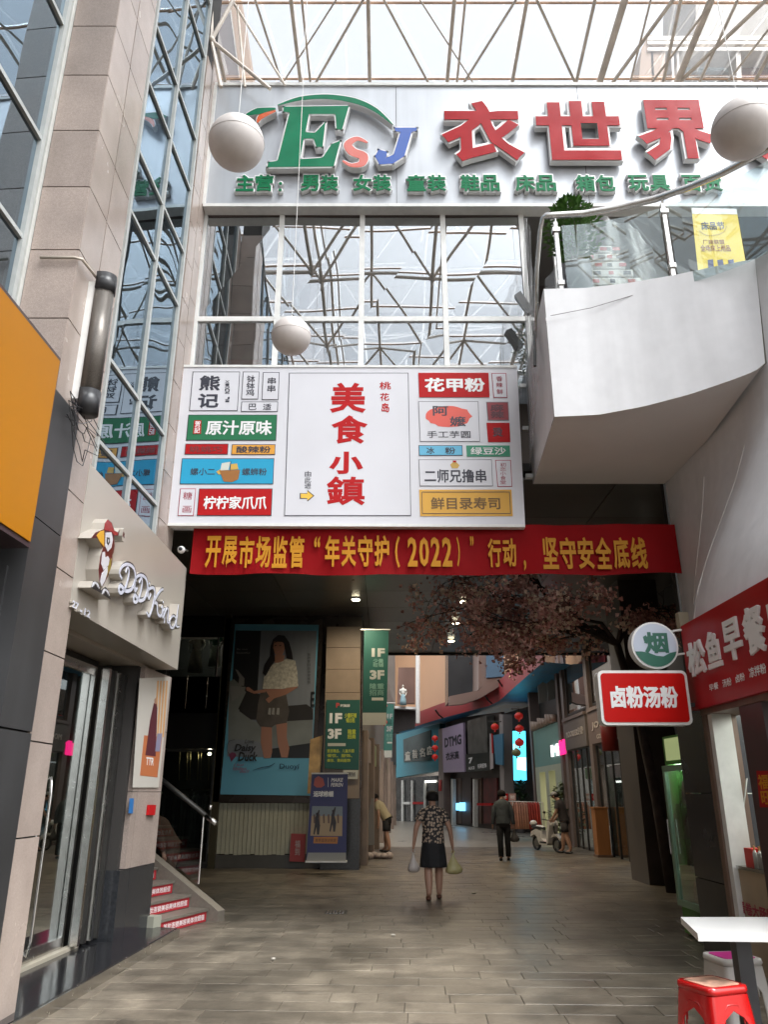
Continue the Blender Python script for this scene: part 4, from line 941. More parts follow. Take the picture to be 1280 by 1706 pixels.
# X banner
xb = thing('stand_banner', 'dark blue basketball training banner on a stand beside poster', 'banner', (-1.6, 18.2, 0))
XF = front(18.0)
def xq(*pts): return [(260+x*.3165, 960+y*.3165) for x, y in pts]
navy = M('xb_navy', (.03, .035, .14), .45); sand = M('xb_sand', (.45, .33, .2), .5); xdk = M('xb_dark', (.03, .025, .03), .5)
def xbp(m):
    F = XF
    def d(pts, k, mat): m.ppx(F, xq(*pts), .0, .004+.0015*k, mat)
    d([(820, 1040), (1010, 1040), (1000, 1500), (790, 1500)], 0, navy)
    d([(800, 1455), (1000, 1455), (1000, 1500), (790, 1500)], 1, M('xb_foot', (.3, .3, .28), .5))
    d([(822, 1210), (982, 1212), (980, 1368), (812, 1366)], 1, sand); d([(822, 1210), (982, 1212), (982, 1262), (820, 1262)], 2, M('xb_sky', (.22, .27, .3), .5))
    for x, y in ((850, 1290), (935, 1275)):
        d([(x-12, y-20), (x+6, y-60), (x+12, y-58), (x+4, y-15), (x+14, y+20), (x+8, y+70), (x-2, y+70), (x-6, y+30), (x-16, y+72), (x-22, y+66), (x-14, y+15)], 3, xdk); d([(x-8, y-45), (x+2, y-45), (x+2, y-30), (x-8, y-30)], 3, xdk)
    for i in range(6): d([(828+i*25, 1255), (838+i*25, 1252), (838+i*25, 1300), (830+i*25, 1300)], 2.5, M('xb_crowd', (.15, .09, .07), .5))
    d([(830, 1372), (958, 1372), (955, 1408), (828, 1406)], 3, M('xb_orange', (.5, .2, .05), .5))
    d([(830, 1100), (835, 1065), (855, 1052), (880, 1065), (888, 1100), (870, 1112), (845, 1112)], 2, M('xb_red', (.45, .1, .08), .5)); d([(905, 1060), (907, 1060), (907, 1110), (905, 1110)], 2, white_pr)
    def tt(b, x0, y0, x1, y1, bold=.02, sh=0., mat=white_pr):
        (X0, Y0), (X1, Y1) = xq((x0, y0), (x1, y1)); m.tpx(F, b, X0, Y0, X1, Y1, .012, mat, bold=bold, shear=sh)
    tt('MAIKE', 922, 1062, 985, 1082, .02, .2); tt('FEIREN', 920, 1088, 985, 1108, .02, .2); tt('运球帷幄', 828, 1130, 935, 1162, .04); tt('夏季篮球训练营', 838, 1382, 948, 1398, 0, 0, xdk)
part('print', xb, xbp)
part('frame', xb, lambda m: [m.ppx(XF, xq((818, 1034), (1013, 1034), (1012, 1042), (818, 1042)), -.02, .02, alu), m.ppx(XF, xq((785, 1500), (1004, 1500), (1004, 1508), (785, 1508)), -.2, .06, alu_w), m.tube([P(540, 1437, 18.1), P(545, 1290, 18.1)], .015, dark_m)])
# small red placard
rp = MB(); rp.ppx(front(19.2), [(485, 1389), (509, 1390), (507, 1436), (482, 1435)], -.15, 0, M('dull_red', (.28, .03, .03), .45)); rp.tpx(front(19.2), '福\n到', 491, 1400, 500, 1425, .003, M('sign_dim', (.4, .3, .3), .5))
obj('red_box', rp, None, label='small dull red box standing on floor left of basketball banner', cat='box')
# green banners
gteal = M('gb_teal', (.012, .085, .07), .5, noise=(1, .1)); gcream = M('gb_cream', (.5, .5, .44), .5); gyel = M('gb_yellow', (.45, .5, .05), .5)
g1 = thing('wall_sign', 'green 1F 3F leasing sign fixed on the granite pillar', 'sign', (-1, 19, 2.2))
GF = front(WY-.38)
def gs(m):
    m.ppx(GF, [(544, 1166), (600, 1166), (598, 1283), (541, 1280)], 0, .02, gteal)
    def tt(b, x0, y0, x1, y1, mat=white_pr, bold=.03): m.tpx(GF, b, x0, y0, x1, y1, .022, mat, bold=bold)
    tt('1F', 549, 1188, 570, 1205, white_pr, .05); tt('3F', 546, 1214, 569, 1231, white_pr, .05); tt('少量旺铺\n铺出租', 574, 1188, 594, 1204, gyel, .03); tt('隆重\n招商', 579, 1215, 593, 1231, gyel, .03)
    m.ppx(GF, [(546, 1238), (576, 1238), (576, 1243), (546, 1243)], .021, .023, gcream)
    for i, r in enumerate(('首层精品、儿童乐园', '餐饮、服饰、', '美妆、数码配饰')): tt(r, 545, 1248+i*8, 590-i*3, 1254+i*8, gyel, .02)
    tt('P', 560, 1171, 566, 1179, M('gb_red', (.5, .05, .05), .5)); tt('步行商业街', 567, 1173, 583, 1178)
part('print', g1, gs)
part('lower_strip', g1, lambda m: [m.ppx(GF, [(572, 1283), (597, 1283), (596, 1298), (571, 1298)], 0, .02, gcream), m.tpx(GF, '招商热线', 578, 1286, 592, 1294, .022, black_pr)])
lmpd = MB(); lmpd.wb(-5.3, WY+.5, 5.50, -4.2, WY+.6, 5.54, M('display_fill_glow', (1, .95, .8), .5, emit=3.5)); obj('display_fill', lmpd, None, label='added unseen strip lighting the mannequins in the upper left window', cat='lamp')  # glowing strip added out of view to brighten the mannequins
def hang(x0, x1, y0, y1, Y, lb_, dim):
    t = thing('hanging_banner', lb_, 'banner', P((x0+x1)/2, y1, Y), 'green leasing banners hanging along the left passage wall'); F = front(Y)
    h = y1-y0; w = x1-x0
    def pr(m):
        m.ppx(F, [(x0+3, y0), (x1, y0+1), (x1-4, y1), (x0, y1)], 0, .012, gteal if not dim else M('gb_dim', (.05, .17, .14), .5)); m.ppx(F, [(x0, y1-h*.13), (x1-4, y1-h*.13), (x1-4, y1), (x0, y1)], .012, .014, gcream)
        wt = M('gb_white', (.36, .38, .36), .5)
        m.tpx(F, '1F', x0+w*.35, y0+h*.19, x1-w*.15, y0+h*.28, .015, wt, bold=.05); m.tpx(F, '3F', x0+w*.28, y0+h*.42, x1-w*.17, y0+h*.52, .015, wt, bold=.05)
        m.tpx(F, '少量\n旺铺', x0+w*.4, y0+h*.30, x1-w*.2, y0+h*.39, .015, gteal if dim else M('gb_mid', (.15, .3, .25), .5)); m.tpx(F, '隆重\n招商', x0+w*.26, y0+h*.56, x1-w*.18, y0+h*.69, .015, M('gb_mid'), bold=.02)
        m.ppx(F, [(x0+w*.35, y0+h*.71), (x1-w*.2, y0+h*.71), (x1-w*.2, y0+h*.74), (x0+w*.35, y0+h*.74)], .012, .014, gcream)
    part('print', t, pr); part('arm', t, lambda m: m.tube([P(x0-3, y0-1, Y), P(x1+2, y0-1, Y)], .015, alu_w, 6))
hang(604, 648, 1050, 1208, 18.2, 'nearer and larger green 1F 3F banner hanging left of the orange building', False)
hang(639, 657, 1172, 1262, 32, 'farther small pale green 1F 3F banner by the far left wall', True)
# return wall going deeper
LRW = line_frame((-.56, WY), (.75, 50))
lr = thing('side_arcade', 'left side arcade wall of shops receding behind the granite pillar', 'building', (0, 34, 0))
part('upper_wall', lr, lambda m: m.box(LRW, .61, 3.1, -.4, 31, 6.5, 0, M('arcade_upper', (.14, .13, .12), .5, noise=(1, .2))))
for i, a in enumerate((.8, 3.6, 6.6, 9.8, 13.2, 17, 21, 25.5)):
    mb = MB(); mb.box(LRW, a, 0, -.3, a+.5, 3.1, .12, M('arcade_pier', (.20, .15, .12), .5, noise=(2, .2))); obj('pier', mb, lr)
    mb = MB(); c1_ = [(.25, .2, .18), (.3, .36, .18), (.25, .24, .22)][i % 3]
    mb.box(LRW, a+.51, 2.4, -.2, a+2.6, 3.0, .05, M('shop_fascia_%d' % (i % 3), c1_, .5)); obj('shop_fascia', mb, lr)
    mb = MB(); mb.box(LRW, a+.51, .0, -.22, a+2.5, 2.39, -.2, glass_shop); obj('shop_window', mb, lr)
part('shop_back', lr, lambda m: m.box(LRW, .6, 0, -1.6, 31, 3.1, -1.5, M('lit_shop', (.30, .28, .22), .6, noise=(1.2, .5))))
for a in (7.5, 14, 21):
    mb = MB(); mb.box(LRW, a, 2.95, -1.3, a+1.2, 3.0, -.5, M('shop_light', (1, .92, .75), .5, emit=3)); obj('ceiling_lamp', mb, None, label='lit ceiling panel inside left arcade shop, %s along the wall' % {7.5: 'nearest', 14: 'middle', 21: 'farthest'}[a], cat='lamp')
sbk = thing('sandwich_board', 'leaning white edged board beside the stooping person', 'sign', (-.2, 22.8, 0))
part('board', sbk, lambda m: m.ppx(front(22.8), [(603, 1398), (619, 1330), (623, 1330), (624, 1408), (608, 1408)], -.03, 0, M('board_dim', (.22, .21, .2), .5)))
bgs = thing('plastic_bags', 'heap of pale plastic bags on the floor by the pillar', 'bags', (-.4, 22.5, 0))
def bgm(m):
    for k in range(7): m.ell(Vector((-.65+.13*k, 22.2+random.uniform(-.15, .15), .07)), (.12, .13, random.uniform(.06, .11)), M('bag_pale', (.34, .28, .26), .5), 10, 6)
part('bag', bgs, bgm, True, kind='stuff')
# dark store front left of the poster (glass with displays)
sf = thing('store_front', 'dark two level glass store front left of the poster wall', 'shopfront', (-5.8, WY, 0))
def sfm(m):
    m.wb(-9, WY+1.4, 0, -3.95, WY+1.5, 5.86, M('store_back', (.035, .036, .034), .6, noise=(1, .3))); m.wb(-9, WY, 2.62, -3.95, WY+1.4, 3.55, M('spandrel', (.012, .012, .012), .3)); m.wb(-9, WY, 5.31, -4.03, WY+.05, 5.86, M('spandrel')); m.wb(-9, WY, 0, -3.96, WY+1.4, .1, joint)
part('structure', sf, sfm)
for z0, z1, x0, x1 in ((3.6, 5.3, -5.35, -4.15), (3.6, 5.3, -7, -5.41), (.1, 2.6, -5.6, -4.05), (.1, 2.6, -7.4, -5.66)):
    mb = MB()
    for a, b in ((x0, x0+.04), (x1-.04, x1)): mb.wb(a, WY-.03, z0, b, WY+.02, z1, dark_m)
    mb.wb(x0+.041, WY-.03, z1-.05, x1-.041, WY+.02, z1, alu if z0 > 3 else dark_m); mb.wb(x0+.041, WY-.03, z0, x1-.041, WY+.02, z0+.04, dark_m)
    w = obj('window', mb, sf); mb = MB(); mb.wb(x0+.04, WY-.01, z0+.04, x1-.04, WY, z1-.05, glass_shop); obj('pane', mb, w)
for i in range(5):
    mb = MB(); x = -5.35+.5*i; mb.tube([Vector((x, WY-.05, 3.55)), Vector((x, WY-.05, 4.35 if i % 2 else 4.3))], .012, steel, 6); obj('rail_post', mb, sf)
part('balcony_panel', sf, lambda m: m.wb(-7.5, WY-.04, 3.45, -4.05, WY-.035, 4.32, glass('dark_glass', (.5, .5, .5), (.12, .12, .12), .06)))
# passage side walls (dark) and back of left
psw = thing('passage_side', 'unlit left side wall of the covered passage behind the stairs', 'wall', (-8, 15, 0))
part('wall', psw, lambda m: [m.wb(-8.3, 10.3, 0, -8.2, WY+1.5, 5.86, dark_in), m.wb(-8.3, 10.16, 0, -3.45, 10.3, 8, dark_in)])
# mannequins and clothes -------------------------------------------------
def loft_body(m, rings, mat, n=14):
    out = []
    for (x, y, z, rx, ry) in rings: out.append([Vector((x+rx*math.cos(2*math.pi*i/n), y+ry*math.sin(2*math.pi*i/n), z)) for i in range(n)])
    m.loft(out, mat)
def mannequin(px, py0, py1, Y, lb_, torso, skirt, head=True):
    top_ = P(px, py0, Y); bot_ = P(px, py1, Y); H_ = top_.z-bot_.z; x, y, z = bot_.x, Y, bot_.z; k = H_/1.2
    t = thing('mannequin', lb_, 'mannequin', bot_); sk = M('mannequin_white', (.5, .48, .42), .4)
    def body(m):
        loft_body(m, [(x, y, z+.55*k, .13*k, .09*k), (x, y, z+.75*k, .10*k, .08*k), (x, y, z+.95*k, .15*k, .09*k), (x, y, z+1.04*k, .10*k, .06*k), (x, y, z+1.08*k, .04*k, .04*k), (x, y, z+1.14*k, .04*k, .04*k)], sk)
        for s_ in (-1, 1): m.tube([Vector((x+s_*.14*k, y, z+1.0*k)), Vector((x+s_*.22*k, y+.02, z+.8*k)), Vector((x+s_*.16*k, y-.12*k, z+.62*k)), Vector((x+s_*.13*k, y-.14*k, z+.56*k))], [.04*k, .035*k, .03*k, .02*k], sk, 8)
        if head: m.ell((x, y, z+1.2*k), (.06*k, .07*k, .085*k), sk, 12, 8)
    part('body', t, body, True)
    part('top', t, lambda m: [loft_body(m, [(x, y, z+.66*k, .12*k, .10*k), (x, y, z+.75*k, .115*k, .095*k), (x, y, z+.93*k, .17*k, .11*k), (x, y, z+1.03*k, .12*k, .075*k), (x, y, z+1.05*k, .06*k, .05*k)], torso)] + [m.tube([Vector((x+s_*.13*k, y, z+1.0*k)), Vector((x+s_*.20*k, y, z+.84*k))], [.06*k, .065*k], torso, 8) for s_ in (-1, 1)], True)
    part('skirt', t, lambda m: loft_body(m, [(x, y, z, .22*k, .17*k), (x, y, z+.3*k, .19*k, .14*k), (x, y, z+.6*k, .14*k, .11*k), (x, y, z+.68*k, .118*k, .098*k)], skirt), True)
mannequin(324, 1052, 1120, WY+.5, 'headless mannequin in a beige wrap dress in the upper left window', M('dress_beige', (.50, .42, .34), .7, noise=(9, .3)), M('dress_beige'), False)
mannequin(357, 1050, 1110, WY+.5, 'mannequin with green top and pale skirt beside the beige dress', M('top_green', (.05, .2, .12), .7), M('skirt_pale', (.65, .72, .60), .7))
for k in range(16):
    px = 262+k*6.0; q = P(px, 1330+random.uniform(-3, 3), WY+.45); w = random.uniform(.05, .09); col = random.choice([(.16, .18, .17), (.10, .11, .11), (.20, .21, .18), (.05, .06, .07)])
    mb = MB(); mt = M('cloth_%d' % (hash(col) % 97 if False else int(col[0]*100)), col, .8, noise=(6, .3)); loft_body(mb, [(q.x, WY+.5, .55, w, .22), (q.x, WY+.5, 1.2, w*.9, .22), (q.x, WY+.5, q.z+.0, w*.7, .2), (q.x, WY+.5, q.z+.08, .02, .04)], mt, 10)
    mb.tube([Vector((q.x, WY+.5, q.z+.07)), Vector((q.x, WY+.5, q.z+.16))], .006, steel, 5)
    obj('hanging_garment', mb, None, True, label='grey green garment behind the stair handrail, %s on the rail from the left' % ORD[k], cat='clothes', group='garments on the rail behind the stairs')
rlk = MB(); rlk.tube([P(258, 1316, WY+.5), P(364, 1316, WY+.5)], .015, steel); obj('clothes_rail', rlk, None, label='steel clothes rail inside the dark left store', cat='rail')
for px, py, lb_ in ((283, 1218, 'small bright lamp high in left store, leftmost'), (361, 1216, 'small bright lamp high in left store beside poster'), (349, 1256, 'small bright lamp lower in the left store beneath the others')):
    q = P(px, py, WY+.8); mb = MB(); mb.ell(q, (.045, .04, .035), M('lamp_bulb', (1, .9, .65), .5, emit=9), 10, 6); obj('spot_lamp', mb, None, label=lb_, cat='lamp')
for k in range(6):
    q = P(300+k*9+(k % 2)*4, 1225, WY+.9); q2 = P(298+k*9+(k % 2)*4, 1300, WY+.9); mb = MB(); mb.tube([q, q2], .012, M('brass', (.4, .34, .18), .3, metal=1), 6); obj('display_pole', mb, None, label='thin brass display pole in the dark left store, %s from the left' % ORD[k], cat='pole', group='brass display poles in the left store')
# ============================================================ DOWNLIGHTS
for i, (x, y) in enumerate(((593, 998), (771, 1001), (760, 1037), (752, 1067), (898, 1070), (580, 945), (1047, 886), (640, 1030))[:5]):
    q = G(x, y, 5.84)
    t = thing('downlight', ['round lit downlight nearest the banner above blue poster', 'lit downlight half hidden by blossoms, nearest of the row', 'second lit downlight in the row beside the blossoms', 'farthest lit downlight beside the blossoms over opening', 'small lit downlight among the right hand blossoms'][i], 'lamp', q, 'ceiling downlights in the passage')
    part('rim', t, lambda m: m.tube([q+Vector((0, 0, .02)), q+Vector((0, 0, -.01))], .12, alu, 20), True)
    part('lens', t, lambda m: m.tube([q+Vector((0, 0, -.011)), q+Vector((0, 0, -.03))], .09, M('downlight_lens', (1, .88, .6), .5, emit=8), 16))
    ld = bpy.data.lights.new('downlight_beam', 'SPOT'); ld.energy = 95; ld.spot_blend = 1; ld.color = (1, .84, .6); ld.spot_size = 2.9; ld.shadow_soft_size = .08
    lo = bpy.data.objects.new('downlight_beam', ld); COL.objects.link(lo); lo.parent = t; lo.location = (0, 0, -.06)
# ============================================================ RIGHT SIDE: FOOD SHOP
RW = Fr((3.5, 8.75, 0), (0, -1, 0))                          # faces -X, a grows toward the camera
rsg = thing('shop_sign', 'red breakfast shop sign with white lettering on right wall', 'sign', (3.4, 7, 2.45))
RSF = Fr((3.40, 8.78, 0), (0, -1, 0))
part('board', rsg, lambda m: m.box(RSF, 0, 2.46, -.12, 4.0, 3.40, 0, red_sign))
for ch, x0, y0, x1, y1 in (('松', 1145, 1062, 1174, 1130), ('鱼', 1176, 1045, 1199, 1118), ('早', 1204, 1025, 1234, 1105), ('餐', 1238, 1003, 1273, 1095), ('店', 1277, 985, 1312, 1078)):
    mb = MB(); mb.tpx(RSF, ch, x0, y0+4, x1, y1-4, .0, white_pr, th=.025, bold=.03); obj('letter', mb, rsg)
def rst(m):
    for b, x0, y0, x1, y1 in (('早餐', 1182, 1138, 1198, 1150), ('汤粉', 1204, 1130, 1220, 1144), ('卤粉', 1226, 1122, 1242, 1136), ('凉拌粉', 1248, 1108, 1278, 1126)): m.tpx(RSF, b, x0, y0, x1, y1, .003, white_pr, bold=.02)
part('small_lettering', rsg, rst)
fs = thing('food_shop', 'small bright breakfast shop under the red sign at right edge', 'shop', (4.2, 8, 0))
blk = M('black_tile', (.022, .023, .027), .22, noise=(2, .3)); wood = M('wood_jamb', (.14, .085, .06), .5, streak=((6, 6, .6), .2)); shopwall = M('shop_white', (.62, .66, .60), .5, noise=(1, .04))
for z0, z1 in ((0, .72), (.73, 1.6), (1.61, 2.455)):
    mb = MB(); mb.box(RW, -.82, z0, -.5, .04, z1, 0, blk); obj('pillar_tile', mb, fs)
part('jamb', fs, lambda m: m.box(RW, .05, 0, -.3, .15, 2.45, .03, wood)); part('jamb', fs, lambda m: m.box(RW, .16, 0, -.2, .26, 2.40, .01, alu_w))
part('pillar', fs, lambda m: m.box(RW, .97, 0, -.4, 1.45, 2.45, .02, M('maroon_pillar', (.05, .025, .025), .4, noise=(2, .3))))
part('pillar', fs, lambda m: m.box(RW, 2.6, 0, -.4, 3.2, 2.45, .02, M('maroon_pillar')))
def shin(m):
    m.wb(3.9, 9.4, 0, 6.2, 9.5, 2.6, shopwall); m.wb(6.1, 5, 0, 6.2, 9.4, 2.6, shopwall); m.wb(3.51, 5, 2.62, 6.2, 9.5, 2.68, shopwall); m.wb(3.52, 9.0, 1.18, 5.5, 9.05, 1.21, shopwall)
part('room', fs, shin)
part('header', fs, lambda m: m.box(RW, .05, 2.40, -.35, 4, 2.459, .04, wood))
fl_ = thing('ceiling_lamp', 'bright panel lamp on the ceiling of the right breakfast shop', 'lamp', (4.6, 7.9, 2.6))
part('diffuser', fl_, lambda m: m.wb(4.2, 7.2, 2.58, 5.2, 8.6, 2.61, M('panel_light', (.95, 1, .92), .5, emit=4)))
cn = thing('shop_counter', 'beige counter front with red lettering under the right shop opening', 'counter', (3.8, 8, 0))
part('counter_front', cn, lambda m: m.box(RW, .27, 0, -.5, .965, .90, -.04, M('counter_beige', (.42, .33, .22), .5, noise=(2, .15))))
part('counter_front', cn, lambda m: m.box(RW, 1.46, 0, -.5, 2.59, .90, -.04, M('counter_beige')))
part('counter_top', cn, lambda m: m.box(RW, .27, .901, -.55, .965, .93, -.02, steel))
part('lettering', cn, lambda m: m.tpx(RW, '蛋卷大肠粉', 1233, 1508, 1290, 1530, -.036, M('board_wine'), bold=.03))
rbx = MB(); rbx.box(RW, .42, .931, -.22, .60, 1.10, -.06, M('box_red', (.6, .03, .02), .5)); obj('red_box', rbx, None, label='red box standing on the right shop counter', cat='box')
for k in range(6):
    t = thing('bottle', 'clear condiment bottle on the right shop counter, %s behind the red box' % ORD[k], 'bottle', (3.57+.04*(k % 2), 8.75-.63-.05*k, .931), 'condiment bottles on the right shop counter')
    x, y, z = _W[t.name]
    part('body', t, lambda m: loft_body(m, [(x, y, z, .022, .022), (x, y, z+.13, .022, .022), (x, y, z+.16, .009, .009)], M('bottle_grey', (.45, .45, .42), .2), 10), True); part('cap', t, lambda m: loft_body(m, [(x, y, z+.16, .01, .01), (x, y, z+.2, .008, .008)], M('cap_amber', (.6, .3, .1), .4), 8))
for k in range(10):
    mb = MB(); y = 8.75-.42-.02*k; mb.tube([Vector((3.78, y, .93)), Vector((3.78+.02, y+.01*(k % 3-1), 1.26))], .005, M('skewer', (.55, .42, .25), .6), 5); mb.ell(Vector((3.78, y, 1.22)), (.02, .016, .04), M('cap_amber'), 8, 5); obj('skewer', mb, None, label='thin wooden skewer on the right shop counter, %s from the left' % ORD[k], cat='skewer', group='wooden skewers on the shop counter')
cp = thing('couplet', 'red paper couplet with gold characters on dark pillar at right', 'poster', (3.45, 7.5, 1.4))
part('print', cp, lambda m: [m.ppx(RW.off(.021), [(1261, 1284), (1300, 1284), (1306, 1345), (1267, 1345)], 0, .004, red_sign), m.tpx(RW.off(.021), '福\n旺', 1266, 1290, 1284, 1340, .0055, gold, bold=.02)])
cable = MB(); cable.tube([Vector((3.75, 8.45, 1.75)), Vector((3.7, 8.5, 1.5)), Vector((3.62, 8.55, 1.1)), Vector((3.62, 8.6, .8))], .008, M('cable_grey', (.4, .4, .38), .5), 6); obj('cable', cable, None, True, label='grey cable hanging inside the right shop opening', cat='cable')
ob_ = MB(); ob_.wb(3.83, 9.9, 3.62, 3.96, 10.02, 3.82, M('box_beige', (.55, .5, .38), .5)); obj('junction_box', ob_, None, label='small beige box on the white column edge above round sign', cat='box')
# fridge
frg = thing('display_fridge', 'green framed upright display fridge with glass door at right', 'fridge', (3.6, 9.9, 0))
GFm = M('fridge_green', (.08, .26, .04), .4); RFm = M('fridge_pale', (.24, .38, .26), .35)
FRG = Fr((3.66, 10.58, 0), (.03, -1, 0))
def fb_(m):
    m.box(FRG, 0, .02, -.6, .95, .30, 0, GFm); m.box(FRG, 0, 1.95, -.6, .95, 2.3, .0, GFm); m.box(FRG, 0, .301, -.6, .95, 1.949, -.55, M('fridge_in', (.28, .30, .26), .5)); m.box(FRG, -.02, .301, -.54, .03, 1.949, -.02, GFm); m.box(FRG, .92, .301, -.54, .95, 1.949, -.02, dark_m)
part('cabinet', frg, fb_)
dr = part('door', frg, lambda m: [m.box(FRG, .0, .32, 0, .07, 1.94, .05, RFm), m.box(FRG, .88, .32, 0, .95, 1.94, .05, RFm), m.box(FRG, .071, .32, 0, .879, .39, .05, RFm), m.box(FRG, .071, 1.87, 0, .879, 1.94, .05, RFm)])
obj('pane', MB().box(FRG, .07, .39, .02, .88, 1.87, .025, glass_shop), dr); obj('handle', MB().tube([FRG.w(.06, .9, .08), FRG.w(.06, 1.3, .08)], .012, steel), dr)
part('sign_light', frg, lambda m: m.box(FRG, .08, 2.0, .001, .8, 2.27, .01, M('fridge_light', (.55, .65, .30), .5, emit=.12)))
for z in (.7, 1.08, 1.46):
    part('shelf', frg, lambda m: m.box(FRG, .04, z, -.5, .91, z+.02, -.05, steel))
for z in (.32, .72, 1.10, 1.48):
    for j in range(6):
        q = FRG.w(.12+.14*j, z, -.15); mb = MB(); loft_body(mb, [(q.x, q.y, z, .032, .032), (q.x, q.y, z+.18, .032, .032), (q.x, q.y, z+.24, .012, .012), (q.x, q.y, z+.27, .012, .012)], [M('drink_orange', (.5, .2, .04), .3), M('drink_clear', (.4, .4, .38), .3), M('drink_dark', (.08, .03, .02), .3)][(j+int(z*10)) % 3], 8)
        obj('drink_bottle', mb, None, True, label='%s drink bottle on the %s fridge shelf, %s from the left' % (['orange', 'clear', 'dark brown'][(j+int(z*10)) % 3], {.32: 'lowest', .72: 'second', 1.10: 'third', 1.48: 'top'}[z], ORD[j]), cat='bottle', group='drink bottles inside the fridge')
q = FRG.w(.3, 1.9, -.2); mb = MB(); mb.box(FRG, .1, 1.88, -.2, .85, 1.91, -.08, M('fridge_lamp', (.9, 1, .9), .5, emit=6)); mb.box(FRG, .86, .5, -.12, .89, 1.8, -.06, M('fridge_lamp')); obj('fridge_lamp', mb, None, label='white lamp strips along top and edge inside the green fridge', cat='lamp')
# projecting signs
def arm(m, x0, x1, y, Y): m.tube([P(x0, y, Y), P(x1, y, Y)], .012, dark_m, 6)
cg = thing('round_sign', 'round white sign with green character above green wave on two brackets', 'sign', (3, 8.85, 3.0))
CGF = front(8.8)
cc_ = CGF.px(1092, 1075); rr = (CGF.px(1131, 1075)[0]-cc_[0])
def circ(r, n=40): return [(cc_[0]+r*math.cos(2*math.pi*i/n), cc_[1]+r*math.sin(2*math.pi*i/n)) for i in range(n)]
part('rim', cg, lambda m: m.poly(CGF, circ(rr), -.14, 0, alu_w), False)
def cgf(m):
    m.poly(CGF, circ(rr*.92), 0, .006, M('round_face', (.50, .56, .66), .35)); seg = [(cc_[0]+rr*.92*math.cos(a), cc_[1]+rr*.92*math.sin(a)) for a in [math.radians(197+ (343-197)*i/16) for i in range(17)]]
    wave = [(cc_[0]+rr*x, cc_[1]+rr*y) for x, y in ((.6, -.33), (.3, -.48), (0, -.45), (-.3, -.33), (-.6, -.27))]; m.poly(CGF, seg+wave, .006, .009, M('round_green', (.02, .12, .08), .4))
    m.tpx(CGF, '烟', 1074, 1053, 1114, 1089, .01, M('round_green'), bold=.04)
    m.ppx(CGF, [(1072, 1061), (1077, 1058), (1079, 1066), (1074, 1068)], .006, .009, M('round_green'))
part('face', cg, cgf); 
for dz_ in (.17, -.10): part('bracket', cg, lambda m: m.tube([CGF.w(cc_[0]+rr*.8, cc_[1]+dz_, -.07), Vector((3.42, 8.75, CGF.w(0, cc_[1]+dz_).z))], .012, alu_w, 6))
rsq = thing('projecting_sign', 'red light box reading noodle soup with silver rounded frame', 'sign', (3, 8.7, 2.3))
RQ = front(8.6)
def rrect(x0, y0, x1, y1, r, n=5):
    o = []
    for cx, cy, a0 in ((x1-r, y1-r, 0), (x0+r, y1-r, 90), (x0+r, y0+r, 180), (x1-r, y0+r, 270)):
        for i in range(n+1): a = math.radians(a0+90*i/n); o.append((cx+r*math.cos(a), cy+r*math.sin(a)))
    return o
(xa, ya), (xb, yb_) = RQ.px(1004, 1208), RQ.px(1144, 1117)
part('frame', rsq, lambda m: m.poly(RQ, rrect(xa, ya, xb, yb_, .06), -.16, 0, alu_w))
part('face', rsq, lambda m: [m.poly(RQ, rrect(xa+.03, ya+.03, xb-.03, yb_-.03, .04), 0, .006, M('light_red', (.50, .008, .006), .3, spec=0.15)), m.tpx(RQ, '卤粉汤粉', 1018, 1143, 1131, 1180, .009, white_pr, bold=.04)])
part('bracket', rsq, lambda m: m.box(RQ, xb-.02, ya+.2, -.1, 3.45, ya+.24, -.06, dark_m))
# ============================================================ PASSAGE RIGHT
XR = 6.2; RR = Fr((XR, 40, 0), (0, -1, 0))
pr_ = thing('right_arcade', 'right passage shop wall with dark upper windows and stone piers', 'building', (6.5, 25, 0))
pier = M('pier_stone', (.17, .13, .12), .45, noise=(2, .15)); upd = M('upper_dark', (.03, .028, .028), .4, noise=(1, .3))
part('upper_wall', pr_, lambda m: m.wb(XR+.02, 10.3, 3.95, XR+.4, 24.9, 5.86, upd))
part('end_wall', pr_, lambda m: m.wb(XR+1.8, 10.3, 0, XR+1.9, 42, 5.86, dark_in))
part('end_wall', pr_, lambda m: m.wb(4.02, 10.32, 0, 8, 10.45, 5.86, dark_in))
for y0, y1 in ((15.9, 17.0),): part('pillar', pr_, lambda m: m.wb(4.95, y0, 0, 5.75, y1, 5.86, M('passage_pillar', (.075, .062, .055), .35, noise=(2, .25))))
for y in (12.5, 14.2, 19.2, 20.1, 23.6, 26.9, 27.7, 33.2):
    part('pier', pr_, lambda m: m.wb(XR-.10, y, 0, XR+.3, y+.35, 5.86 if y < 24.5 else 7.5, pier))
for y0, y1, z0, z1 in ((20.5, 23.5, 4.05, 5.6), (17.2, 19.1, 4.05, 5.6), (24.0, 26.8, 4.05, 6.2)):
    fr = MB(); fr.wb(XR-.02, y0, z0, XR+.018, y0+.06, z1, dark_m); fr.wb(XR-.02, y1-.06, z0, XR+.018, y1, z1, dark_m); fr.wb(XR-.02, y0+.061, z0, XR+.018, y1-.061, z0+.06, dark_m)
    w = obj('window', fr, pr_); mb = MB(); mb.wb(XR-.005, y0+.06, z0+.06, XR+.0, y1-.06, z1, glass('dim_glass', (.7, .7, .7), (.3, .3, .3), .12)); obj('pane', mb, w)
